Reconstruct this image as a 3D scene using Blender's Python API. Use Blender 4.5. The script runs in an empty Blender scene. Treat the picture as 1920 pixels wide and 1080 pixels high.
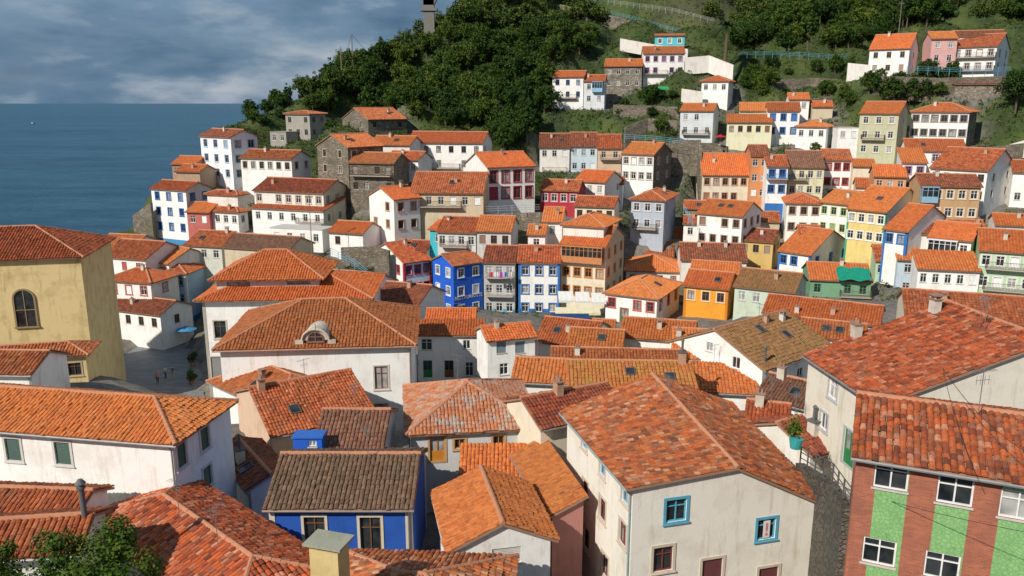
import bpy, math, random
import numpy as np
from mathutils import Vector, Matrix
R=math.radians; rnd=random.Random(7); nr=np.random.RandomState(5)
F=1500.; PT=R(13.02); CP=math.cos(PT); SP=math.sin(PT); CZ=40.
scn=bpy.context.scene; COL=scn.collection
def ray(px,py):
    dx=(px-960)/F; dy=(540-py)/F
    return Vector((dx,CP+dy*SP,-SP+dy*CP))
def at(px,py,Y):
    r=ray(px,py); t=Y/r.y; return Vector((r.x*t,Y,CZ+r.z*t))
def atz(px,py,z):
    r=ray(px,py); t=(z-CZ)/r.z; return Vector((r.x*t,r.y*t,z))
def proj(x,y,z):
    z=z-CZ; d=y*CP-z*SP
    return 960+F*x/d, 540-F*(y*SP+z*CP)/d
# ---------------------------------------------------------------- materials
MC={}
def newmat(name):
    m=bpy.data.materials.new(name); m.use_nodes=True; nt=m.node_tree; b=nt.nodes['Principled BSDF']; return m,nt,b
def nd(nt,t,ins=None,**kw):
    n=nt.nodes.new(t)
    for k,v in kw.items(): setattr(n,k,v)
    if ins:
        for k,v in ins.items():
            if isinstance(v,bpy.types.NodeSocket): nt.links.new(v,n.inputs[k])
            else: n.inputs[k].default_value=v
    return n
def c4(c): return (c[0],c[1],c[2],1)
def coords(nt,sc=(1,1,1)):
    tc=nd(nt,'ShaderNodeTexCoord'); oi=nd(nt,'ShaderNodeObjectInfo')
    m=nd(nt,'ShaderNodeMath',{0:oi.outputs['Random'],1:90.},operation='MULTIPLY')
    a=nd(nt,'ShaderNodeVectorMath',{0:tc.outputs['Object'],1:m.outputs[0]},operation='ADD')
    s=nd(nt,'ShaderNodeVectorMath',{0:a.outputs[0],1:sc},operation='MULTIPLY')
    return a.outputs[0],s.outputs[0],tc
def ramp(nt,fac,stops,interp='LINEAR'):
    r=nd(nt,'ShaderNodeValToRGB',{0:fac}); r.color_ramp.interpolation=interp
    e=r.color_ramp.elements
    while len(e)<len(stops): e.new(.5)
    for i,(p,c) in enumerate(stops):
        e[i].position=p; e[i].color=c4(c)
    return r.outputs[0]
def mix(nt,fac,a,b,bt='MIX'):
    n=nd(nt,'ShaderNodeMix',data_type='RGBA',blend_type=bt)
    for k,v in ((0,fac),(6,a),(7,b)):
        if isinstance(v,bpy.types.NodeSocket): nt.links.new(v,n.inputs[k])
        else: n.inputs[k].default_value=(c4(v) if k>0 and len(v)==3 else v)
    return n.outputs[2]
def bump(nt,b,h,st=.3,d=.03):
    n=nd(nt,'ShaderNodeBump',{'Height':h,'Strength':st,'Distance':d}); nt.links.new(n.outputs[0],b.inputs['Normal'])
def stucco(col,dirt=.36):
    k=('st',tuple(col),dirt)
    if k in MC: return MC[k]
    m,nt,b=newmat('stucco'); a,s,tc=coords(nt,(1.6,1.6,.22))
    n1=nd(nt,'ShaderNodeTexNoise',{'Vector':a,'Scale':.55,'Detail':9.,'Roughness':.7})
    n2=nd(nt,'ShaderNodeTexNoise',{'Vector':s,'Scale':1.3,'Detail':6.,'Roughness':.7})
    dk=(col[0]*.54,col[1]*.45,col[2]*.34)
    f1=ramp(nt,n1.outputs[0],[(.48,(0,0,0)),(.70,(dirt,)*3)])
    f2=ramp(nt,n2.outputs[0],[(.54,(0,0,0)),(.72,(dirt*1.4,)*3)])
    c=mix(nt,f1,col,dk); c=mix(nt,f2,c,dk)
    nt.links.new(c,b.inputs['Base Color']); b.inputs['Roughness'].default_value=.9
    n3=nd(nt,'ShaderNodeTexNoise',{'Vector':a,'Scale':9.,'Detail':5.})
    bump(nt,b,n3.outputs[0],.35,.03); MC[k]=m; return m
def plain(col,rough=.6,metal=0.):
    k=('p',tuple(col),rough,metal)
    if k in MC: return MC[k]
    m,nt,b=newmat('painted_surface'); a,s,tc=coords(nt)
    n1=nd(nt,'ShaderNodeTexNoise',{'Vector':a,'Scale':3.,'Detail':5.})
    f=ramp(nt,n1.outputs[0],[(.4,(0,0,0)),(.75,(.45,)*3)])
    nt.links.new(mix(nt,f,col,(col[0]*.6,col[1]*.58,col[2]*.55)),b.inputs['Base Color'])
    b.inputs['Roughness'].default_value=rough; b.inputs['Metallic'].default_value=metal
    MC[k]=m; return m
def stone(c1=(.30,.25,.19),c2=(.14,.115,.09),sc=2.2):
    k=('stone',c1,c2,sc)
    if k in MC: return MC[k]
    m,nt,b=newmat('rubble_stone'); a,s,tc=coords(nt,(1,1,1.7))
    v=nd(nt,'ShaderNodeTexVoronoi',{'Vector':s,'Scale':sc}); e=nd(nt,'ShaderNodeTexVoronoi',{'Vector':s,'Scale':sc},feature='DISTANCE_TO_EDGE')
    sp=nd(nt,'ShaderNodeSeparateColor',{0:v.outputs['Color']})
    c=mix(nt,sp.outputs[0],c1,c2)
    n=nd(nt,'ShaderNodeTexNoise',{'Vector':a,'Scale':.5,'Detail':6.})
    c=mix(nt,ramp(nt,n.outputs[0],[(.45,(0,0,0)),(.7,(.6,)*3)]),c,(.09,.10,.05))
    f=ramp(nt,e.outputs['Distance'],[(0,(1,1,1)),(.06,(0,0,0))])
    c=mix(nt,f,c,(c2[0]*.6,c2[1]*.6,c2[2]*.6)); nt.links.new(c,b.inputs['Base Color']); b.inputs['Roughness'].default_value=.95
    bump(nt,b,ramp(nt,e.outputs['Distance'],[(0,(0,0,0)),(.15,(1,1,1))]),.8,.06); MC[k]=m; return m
def brick():
    if 'brick' in MC: return MC['brick']
    m,nt,b=newmat('brick'); tc=nd(nt,'ShaderNodeTexCoord'); s=nd(nt,'ShaderNodeSeparateXYZ',{0:tc.outputs['Object']})
    ad=nd(nt,'ShaderNodeMath',{0:s.outputs[0],1:s.outputs[1]},operation='ADD'); c=nd(nt,'ShaderNodeCombineXYZ',{0:ad.outputs[0],1:s.outputs[2]})
    bt=nd(nt,'ShaderNodeTexBrick',{'Vector':c.outputs[0],'Color1':(.46,.13,.06,1),'Color2':(.31,.085,.045,1),'Mortar':(.30,.18,.13,1),'Scale':1.,'Mortar Size':.008,'Brick Width':.25,'Row Height':.07})
    n=nd(nt,'ShaderNodeTexNoise',{'Vector':tc.outputs['Object'],'Scale':1.2,'Detail':6.})
    cc=mix(nt,ramp(nt,n.outputs[0],[(.45,(0,0,0)),(.7,(.5,)*3)]),bt.outputs[0],(.18,.07,.05))
    nt.links.new(cc,b.inputs['Base Color']); b.inputs['Roughness'].default_value=.85; bump(nt,b,bt.outputs['Fac'],-.4,.01); MC['brick']=m; return m
def greentile():
    m,nt,b=newmat('green_tile_cladding'); tc=nd(nt,'ShaderNodeTexCoord')
    v=nd(nt,'ShaderNodeTexVoronoi',{'Vector':tc.outputs['Object'],'Scale':6.5},feature='DISTANCE_TO_EDGE')
    n=nd(nt,'ShaderNodeTexNoise',{'Vector':tc.outputs['Object'],'Scale':1.5,'Detail':6.})
    c=ramp(nt,v.outputs['Distance'],[(.0,(.12,.30,.10)),(.06,(.23,.44,.17)),(.4,(.30,.52,.22))])
    c=mix(nt,ramp(nt,n.outputs[0],[(.4,(0,0,0)),(.75,(.5,)*3)]),c,(.15,.32,.12))
    nt.links.new(c,b.inputs['Base Color']); b.inputs['Roughness'].default_value=.5; bump(nt,b,v.outputs['Distance'],.2,.01); return m
TP={'red':([(.20,.05,.022),(.40,.10,.032),(.52,.14,.045),(.33,.08,.03),(.58,.20,.085)],(.20,.13,.085),.42),
 'clay':([(.32,.085,.03),(.47,.13,.04),(.56,.18,.058),(.40,.105,.035),(.51,.155,.05)],(.24,.15,.09),.35),
 'orange':([(.46,.12,.033),(.60,.165,.042),(.66,.21,.06),(.50,.13,.036),(.62,.185,.055)],(.36,.17,.08),.25),
 'dark':([(.12,.04,.025),(.23,.06,.03),(.33,.09,.035),(.17,.05,.03),(.38,.13,.06)],(.13,.10,.065),.5),
 'brown':([(.14,.075,.045),(.21,.11,.068),(.27,.145,.09),(.17,.09,.055),(.30,.17,.11)],(.13,.11,.07),.5),
 'mossy':([(.18,.10,.04),(.25,.14,.055),(.30,.17,.07),(.22,.115,.05),(.33,.19,.08)],(.19,.16,.055),.7),
 'mixed':([(.12,.04,.024),(.45,.10,.03),(.58,.155,.047),(.22,.062,.035),(.62,.30,.17)],(.19,.125,.07),.4),
 'grey':([(.46,.14,.05),(.52,.17,.07),(.49,.21,.11),(.41,.115,.05),(.53,.27,.17)],(.39,.36,.32),1.0),
 'lichen':([(.46,.14,.035),(.53,.18,.05),(.53,.22,.07),(.42,.13,.04),(.55,.24,.08)],(.40,.25,.045),.9)}
def tile(kind):
    k=('tile',kind)
    if k in MC: return MC[k]
    pal,lich,amt=TP[kind]
    m,nt,b=newmat('roof_tile_'+kind); tc=nd(nt,'ShaderNodeTexCoord')
    fl=nd(nt,'ShaderNodeVectorMath',{0:tc.outputs['UV']},operation='FLOOR')
    wn=nd(nt,'ShaderNodeTexWhiteNoise',{0:fl.outputs[0]},noise_dimensions='3D')
    c=ramp(nt,wn.outputs['Value'],[(i/4.,p) for i,p in enumerate(pal)])
    a,s,_=coords(nt)
    n0=nd(nt,'ShaderNodeTexNoise',{'Vector':a,'Scale':.35,'Detail':5.})
    c=mix(nt,ramp(nt,n0.outputs[0],[(.35,(.0,)*3),(.7,(.35,)*3)]),c,pal[1])
    n=nd(nt,'ShaderNodeTexNoise',{'Vector':a,'Scale':.9,'Detail':10.,'Roughness':.78})
    f=ramp(nt,n.outputs[0],[(.49,(0,0,0)),(.64,(amt,)*3)])
    c=mix(nt,f,c,lich)
    n2=nd(nt,'ShaderNodeTexNoise',{'Vector':a,'Scale':4.,'Detail':7.,'Roughness':.8})
    c=mix(nt,ramp(nt,n2.outputs[0],[(.49,(0,0,0)),(.67,(.7,)*3)]),c,(.08,.04,.028))
    oi=nd(nt,'ShaderNodeObjectInfo'); mr=nd(nt,'ShaderNodeMapRange',{0:oi.outputs['Random'],3:.78,4:1.14}); r2=nd(nt,'ShaderNodeMath',{0:oi.outputs['Random'],1:7.3},operation='MULTIPLY'); r3=nd(nt,'ShaderNodeMath',{0:r2.outputs[0]},operation='FRACT'); m3=nd(nt,'ShaderNodeMapRange',{0:r3.outputs[0],3:.84,4:1.15})
    g=nd(nt,'ShaderNodeMath',{0:mr.outputs[0],1:m3.outputs[0]},operation='MULTIPLY')
    cv=nd(nt,'ShaderNodeCombineXYZ',{0:mr.outputs[0],1:g.outputs[0],2:g.outputs[0]})
    c=mix(nt,1.,c,cv.outputs[0],'MULTIPLY')
    nt.links.new(c,b.inputs['Base Color']); b.inputs['Roughness'].default_value=.85; b.inputs['Specular IOR Level'].default_value=.25
    bump(nt,b,n2.outputs[0],.3,.02); MC[k]=m; return m
def glass(light=0):
    k=('glass',light)
    if k in MC: return MC[k]
    m,nt,b=newmat('window_glass'); a,s,tc=coords(nt)
    n=nd(nt,'ShaderNodeTexNoise',{'Vector':a,'Scale':1.2,'Detail':2.})
    c=((.012,.015,.017),(.045,.05,.055)) if not light else ((.20,.20,.19),(.42,.42,.40))
    nt.links.new(ramp(nt,n.outputs[0],[(.35,c[0]),(.65,c[1])]),b.inputs['Base Color'])
    b.inputs['Roughness'].default_value=.12 if not light else .35; MC[k]=m; return m
def leafmat(name,d,l,y):
    m,nt,b=newmat(name); tc=nd(nt,'ShaderNodeTexCoord'); s=nd(nt,'ShaderNodeSeparateXYZ',{0:tc.outputs['UV']})
    oi=nd(nt,'ShaderNodeObjectInfo')
    a=nd(nt,'ShaderNodeMath',{0:oi.outputs['Random'],1:.5},operation='MULTIPLY'); q=nd(nt,'ShaderNodeMath',{0:s.outputs[0],1:.6},operation='MULTIPLY')
    ad=nd(nt,'ShaderNodeMath',{0:a.outputs[0],1:q.outputs[0]},operation='ADD')
    nt.links.new(ramp(nt,ad.outputs[0],[(0.05,d),(.6,l),(1,y)]),b.inputs['Base Color']); b.inputs['Roughness'].default_value=.65
    b.inputs['Specular IOR Level'].default_value=.15
    return m
LEAF=leafmat('foliage',(.010,.026,.005),(.036,.075,.010),(.11,.14,.018))
LEAFY=leafmat('foliage_yellow_green',(.03,.06,.007),(.07,.12,.012),(.17,.2,.03))
# ---------------------------------------------------------------- mesh builder
class MB:
    def __init__(s): s.v=[];s.f=[];s.m=[];s.uv=[];s.hasuv=False
    def add(s,vs,fs,mi=0,uv=None):
        o=len(s.v); s.v.extend([tuple(q) for q in vs])
        for f in fs: s.f.append(tuple(i+o for i in f)); s.m.append(mi); s.uv.extend([(0,0)]*len(f) if uv is None else [uv]*len(f))
    def box(s,x0,x1,y0,y1,z0,z1,mi=0):
        s.add([(x0,y0,z0),(x1,y0,z0),(x1,y1,z0),(x0,y1,z0),(x0,y0,z1),(x1,y0,z1),(x1,y1,z1),(x0,y1,z1)],
              [(0,3,2,1),(4,5,6,7),(0,1,5,4),(1,2,6,5),(2,3,7,6),(3,0,4,7)],mi)
    def tube(s,p,q,r0,r1=None,n=6,mi=0,caps=True):
        p=Vector(p);q=Vector(q); r1=r0 if r1 is None else r1
        d=(q-p); 
        if d.length<1e-6: return
        d.normalize(); u=d.orthogonal().normalized(); w=d.cross(u)
        vs=[]
        for c,r in ((p,r0),(q,r1)):
            for i in range(n):
                t=2*math.pi*i/n; vs.append(c+u*(r*math.cos(t))+w*(r*math.sin(t)))
        fs=[(i,(i+1)%n,n+(i+1)%n,n+i) for i in range(n)]
        if caps: fs+= [tuple(range(n))[::-1],tuple(range(n,2*n))]
        s.add(vs,fs,mi)
    def mesh(s,name,mats):
        me=bpy.data.meshes.new(name); me.from_pydata(s.v,[],s.f)
        for m in mats: me.materials.append(m)
        me.polygons.foreach_set('material_index',s.m)
        if s.hasuv:
            l=me.uv_layers.new(name='UVMap'); l.data.foreach_set('uv',np.array(s.uv,dtype=np.float32).ravel())
        me.update(); return me
    def build(s,name,mats,parent=None,label=None):
        return link(name,s.mesh(name,mats),parent,label)
def link(name,me,parent=None,label=None):
    o=bpy.data.objects.new(name,me); COL.objects.link(o)
    if parent: o.parent=parent
    if label: o['label']=label
    return o
def tag(o,label,cat,group=None,kind=None):
    o['label']=label; o['category']=cat
    if group: o['group']=group
    if kind: o['kind']=kind
    return o
def empty(name,loc,rz,label,cat,group=None):
    o=bpy.data.objects.new(name,None); o.location=loc; o.rotation_euler=(0,0,rz); COL.objects.link(o); return tag(o,label,cat,group)
# ---------------------------------------------------------------- palette
W=(.86,.845,.81);W2=(.76,.73,.67);G=(.48,.48,.46);C=(.74,.67,.52);YO=(.70,.55,.27);BL=(.012,.11,.60);LB=(.30,.50,.68);PK=(.66,.47,.33)
GR=(.45,.62,.42);OR=(.80,.33,.03);RD=(.42,.03,.05);BE=(.60,.51,.36);TQ=(.05,.42,.50);OG=(.50,.50,.33)
WOODC=(.20,.09,.04); DKG=(.02,.07,.05); BLT=(.03,.16,.45); REDT=(.40,.04,.04); GRN=(.03,.22,.08); WHT=(.8,.8,.78)
def wm(c): 
    if c=='stone': return stone()
    if c=='stone2': return stone((.38,.33,.26),(.2,.17,.13),1.6)
    if c=='brick': return brick()
    if c is YO: return stucco(c,.6)
    return stucco(c)
# ---------------------------------------------------------------- windows
WCACHE={}
def window_mesh(w,h,fc,sc,style):
    k=(round(w,2),round(h,2),fc,sc,style)
    if k in WCACHE: return WCACHE[k]
    m=MB(); a,b=w/2,h/2
    fr=.07
    def ring(x0,x1,z0,z1,t,y0,y1,mi):
        m.box(x0,x0+t,y0,y1,z0,z1,mi); m.box(x1-t,x1,y0,y1,z0,z1,mi)
        m.box(x0+t,x1-t,y0,y1,z1-t,z1,mi); m.box(x0+t,x1-t,y0,y1,z0,z0+t,mi)
    ring(-a,a,-b,b,fr,.06,.12,0)
    if style in('w','b'):
        m.box(-.03,.03,.055,.118,-b+fr,b-fr,0)
        if h>1.1: m.box(-a+fr,-.03,.06,.116,b*.35,b*.35+.045,0); m.box(.03,a-fr,.06,.116,b*.35,b*.35+.045,0)
    if style=='d':
        m.box(-a+fr,a-fr,.07,.11,-b,-b+h*.45,0); m.box(-.03,.03,.055,.118,-b+h*.45,b-fr,0)
    if style=='shut':
        for i in range(int(h/.09)):
            z=-b+.05+i*.09
            if z+.05<b-fr: m.add([(-a+fr,.05,z),(a-fr,.05,z),(a-fr,.085,z+.085),(-a+fr,.085,z+.085)],[(0,1,2,3)],0)
    if sc:
        t=.15; ring(-a-t,a+t,-b-(.0 if style=='d' else t),b+t,t,-.045,.0,1)
        if style!='d': m.box(-a-t-.05,a+t+.05,-.1,-.046,-b-t,-b-t+.07,1)
    elif style!='d': m.box(-a-.06,a+.06,-.07,.05,-b-.07,-b,1)
    me=m.mesh('window',[plain(fc,.5),stucco(sc if sc else (.55,.52,.47),.3)])
    p=MB(); p.add([(-a+.02,.125,-b+.02),(a-.02,.125,-b+.02),(a-.02,.125,b-.02),(-a+.02,.125,b-.02)],[(0,1,2,3)])
    ps=[p.mesh('pane',[glass(0)]),p.mesh('pane',[glass(1)])]
    WCACHE[k]=(me,ps); return WCACHE[k]
def put_window(root,face,s,zc,w,h,fc,sc,style,nearf=False):
    me,ps=window_mesh(w,h,fc,sc,style)
    o=link('door' if style=='d' else 'window',me,root)
    o.location=(-s,0,zc) if face==0 else (0,s,zc)
    if face: o.rotation_euler=(0,0,math.pi/2)
    if style!='shut':
        p=link('pane',ps[1 if rnd.random()<.22 else 0],o)
    return o
def clip(poly,a,b):
    def g(p): return p[1]-(a[1]+(b[1]-a[1])*(p[0]-a[0])/(b[0]-a[0]))
    out=[]
    for i in range(len(poly)):
        p,q=poly[i],poly[(i+1)%len(poly)]; gp,gq=g(p),g(q)
        if gp<=1e-6: out.append(p)
        if (gp<-1e-6 and gq>1e-6) or (gp>1e-6 and gq<-1e-6):
            t=gp/(gp-gq); out.append((p[0]+(q[0]-p[0])*t,p[1]+(q[1]-p[1])*t))
    return out
def facemesh(mb,Wd,prof,ops,xf,mi,zb,pl,D=.16,zones=()):
    zt=max(p[1] for p in prof); zmin=min(p[1] for p in prof)
    xs=sorted(set([0,Wd]+[o[0] for o in ops]+[o[1] for o in ops]+[q for z in zones for q in z])); zs=[zb,zt]+[o[2] for o in ops]+[o[3] for o in ops]
    if pl: zs.append(pl)
    zs=sorted(set(zs))
    for i in range(len(xs)-1):
        for j in range(len(zs)-1):
            x0,x1,z0,z1=xs[i],xs[i+1],zs[j],zs[j+1]
            if x1-x0<1e-5 or z1-z0<1e-5: continue
            xc,zc=(x0+x1)/2,(z0+z1)/2
            if any(o[0]<xc<o[1] and o[2]<zc<o[3] for o in ops): continue
            po=[(x0,z0),(x1,z0),(x1,z1),(x0,z1)]
            if z1>zmin-1e-6:
                for k in range(len(prof)-1):
                    po=clip(po,prof[k],prof[k+1])
                    if len(po)<3: break
            ms=2 if (pl and zc<pl) else mi
            if any(a<xc<b for a,b in zones): ms=3
            if len(po)>=3: mb.add([xf(p[0],0,p[1]) for p in po],[tuple(range(len(po)))],ms)
    for (x0,x1,z0,z1) in ops:
        a=[(x0,z0),(x1,z0),(x1,z1),(x0,z1)]
        for k in range(4):
            p,q=a[k],a[(k+1)%4]; mb.add([xf(p[0],0,p[1]),xf(q[0],0,q[1]),xf(q[0],D,q[1]),xf(p[0],D,p[1])],[(0,1,2,3)],mi)
# ---------------------------------------------------------------- roofs
OID=[0]
def slope(mb,P00,P10,P01,P11,il,ir,detail):
    P00,P10,P01,P11=[np.array(p,float) for p in (P00,P10,P01,P11)]
    E=np.linalg.norm(P10-P00); S=np.linalg.norm(P01-P00)
    N=np.cross(P10-P00,P01-P00); N/=np.linalg.norm(N)
    if N[2]<0: N=-N
    OID[0]+=1; off=OID[0]*53
    def P(u,v):
        a=(u/E)[...,None]; b=(v/S)[...,None]
        return (P00*(1-a)+P10*a)*(1-b)+(P01*(1-a)+P11*a)*b
    if il==0 and ir==0:
        K=8; g=[[P(np.array(E*i/K),np.array(S*j/K)) for i in range(K+1)] for j in range(K+1)]
        fl=[p for r_ in g for p in r_]; n=len(fl)
        fs=[]
        for j in range(K):
            for i in range(K): q=j*(K+1)+i; fs+=[(q,q+1,q+K+2,q+K+1),(n+q,n+q+K+1,n+q+K+2,n+q+1)]
        bd=[i for i in range(K+1)]+[(j+1)*(K+1)-1 for j in range(1,K+1)]+[K*(K+1)+i for i in range(K-1,-1,-1)]+[j*(K+1) for j in range(K-1,0,-1)]
        fs+=[(bd[i],bd[(i+1)%len(bd)],n+bd[(i+1)%len(bd)],n+bd[i]) for i in range(len(bd))]
        mb.add(fl+[p-N*.12 for p in fl],fs,1)
    else:
        q=[(0,0),(E,0),(E-ir,S),(il,S)]
        if il+ir>=E-1e-3: q=q[:2]+[(il,S)]
        top=[P(np.array(a),np.array(b)) for a,b in q]; n=len(q)
        mb.add(top+[t-N*.12 for t in top],[tuple(range(n)),tuple(range(n,2*n))[::-1]]+[(i,(i+1)%n,n+(i+1)%n,n+i) for i in range(n)],1)
    if detail>=2:
        w0=.25 if detail==3 else .3; l0=.37 if detail==3 else .42
        nc=max(3,int(E/w0)); w=E/nc; nrow=max(2,int(math.ceil(S/l0))); l=S/nrow
        I,J=np.meshgrid(np.arange(nc),np.arange(nrow)); I=I.ravel();J=J.ravel()
        uc=(I+.5)*w; v0=J*l; vm=v0+l*.5
        k=(uc>il*vm/S-.02)&(uc<E-ir*vm/S+.02); I,J,uc,v0=I[k],J[k],uc[k],v0[k]; n=len(I)
        if n==0: return P
        ns=4 if detail==3 else 3
        th=np.linspace(0,math.pi,ns+1)
        du=-np.cos(th)*w*.52; hh=np.sin(th)*.085
        ju=nr.normal(0,.012,n); jv=nr.normal(0,.022,n); jh=nr.normal(0,.013,n)
        wav=.03*np.sin(uc*1.1+off)+.025*np.sin(v0*1.7+off*2)
        vs=[]
        for end in (0,1):
            vv=v0+jv-.02 if end==0 else np.minimum(v0+l*1.1,S)
            U=uc[:,None]+ju[:,None]+du[None]*(1 if end==0 else .86); V=np.repeat(vv[:,None],ns+1,1)
            h=hh[None]+(.05 if end==0 else .012)+jh[:,None]+np.abs(wav)[:,None]
            vs.append(P(U,V)+N*h[...,None])
        vs=np.concatenate(vs,1).reshape(-1,3); m=2*(ns+1); base=len(mb.v)
        mb.v.extend(map(tuple,vs.tolist()))
        K=ns+1
        for t in range(n):
            b=base+t*m; uv=(float(I[t]+.5+off),float(J[t]+.5))
            for s_ in range(ns): mb.f.append((b+s_,b+s_+1,b+K+s_+1,b+K+s_))
            mb.f.append(tuple(range(b,b+K)))
            mb.m.extend([0]*(ns+1)); mb.uv.extend([uv]*(4*ns+K))
    else:
        nc=max(3,int(E/.36)); w=E/nc
        for i in range(nc):
            for a,b,ha,hb in ((0,.5,0,.1),(.5,1,.1,0)):
                ua,ub=(i+a)*w,(i+b)*w
                def vm(u):
                    r=S
                    if u<il: r=min(r,S*u/il)
                    if u>E-ir: r=min(r,S*(E-u)/ir)
                    return max(r,0)
                A,B=vm(ua),vm(ub)
                pts=[(ua,0,ha),(ub,0,hb),(ub,B,hb),(ua,A,ha)]
                o=len(mb.v)
                for (u,v,h) in pts: mb.v.append(tuple(P(np.array(u),np.array(v))+N*(h+.02)))
                mb.f.append((o,o+1,o+2,o+3)); mb.m.append(0)
                x=i+.5+off; mb.uv.extend([(x,0),(x,0),(x,B/.4),(x,A/.4)])
    return P
def ridge_caps(mb,p,q,detail):
    p=Vector(p);q=Vector(q); L=(q-p).length
    if L<.2: return
    n=max(1,int(L/.42)) if detail>=2 else 1
    for i in range(n):
        a=p.lerp(q,i/n);b=p.lerp(q,min(1,(i+1.12)/n)); r=.15 if detail>=2 else .17
        j=rnd.uniform(-.01,.01); a.z+=j
        mb.tube(a,b,r,r*.85,8 if detail==3 else 6,0)
CTRL=[]; HF=[]; FOOT=[]
MORT=(.50,.22,.12)
def chimney_mesh(col,kind=0):
    k=('ch',col,kind)
    if k in WCACHE: return WCACHE[k]
    m=MB()
    if kind==3:
        m.tube((0,0,-.5),(0,0,1.7),.13,.13,10,1); m.tube((0,0,1.5),(0,0,1.58),.2,.2,10,1); m.tube((0,0,1.75),(0,0,1.95),.24,.1,10,1)
    else:
        m.box(-.3,.3,-.25,.25,-.6,.95,0)
        m.box(-.38,.38,-.33,.33,.95,1.03,1)
    if kind==0: m.tube((-.13,0,1.03),(-.13,0,1.35),.09,.08,8,1); m.tube((.13,0,1.03),(.13,0,1.3),.09,.08,8,1)
    elif kind==1:
        for x in(-.3,.22):
            for y in(-.25,.17): m.box(x,x+.08,y,y+.08,1.03,1.22,0)
        m.box(-.4,.4,-.35,.35,1.22,1.3,1)
    elif kind==2: m.tube((0,0,1.03),(0,0,1.9),.1,.1,8,1); m.tube((0,0,1.93),(0,0,2.08),.18,.05,8,1)
    WCACHE[k]=m.mesh('chimney',[stucco(col,.7),plain((.35,.2,.14) if kind<2 else (.12,.12,.12),.7)]); return WCACHE[k]
def antenna_mesh():
    if 'ant' in WCACHE: return WCACHE['ant']
    m=MB(); m.tube((0,0,-.3),(0,0,2.2),.02,.02,5); m.tube((-.6,0,2.1),(.6,0,2.1),.012,.012,4)
    for i in range(8):
        x=-.55+i*.155; l=.28-.015*i; m.tube((x,-l,2.1),(x,l,2.1),.008,.008,4)
    m.tube((-.35,0,1.7),(.35,0,1.7),.012,.012,4)
    for i in range(4): m.tube((-.3+i*.2,0,1.5),(-.3+i*.2,0,1.9),.008,.008,4)
    WCACHE['ant']=m.mesh('antenna',[plain((.4,.4,.4),.4,.7)]); return WCACHE['ant']
class Hs: pass
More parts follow.
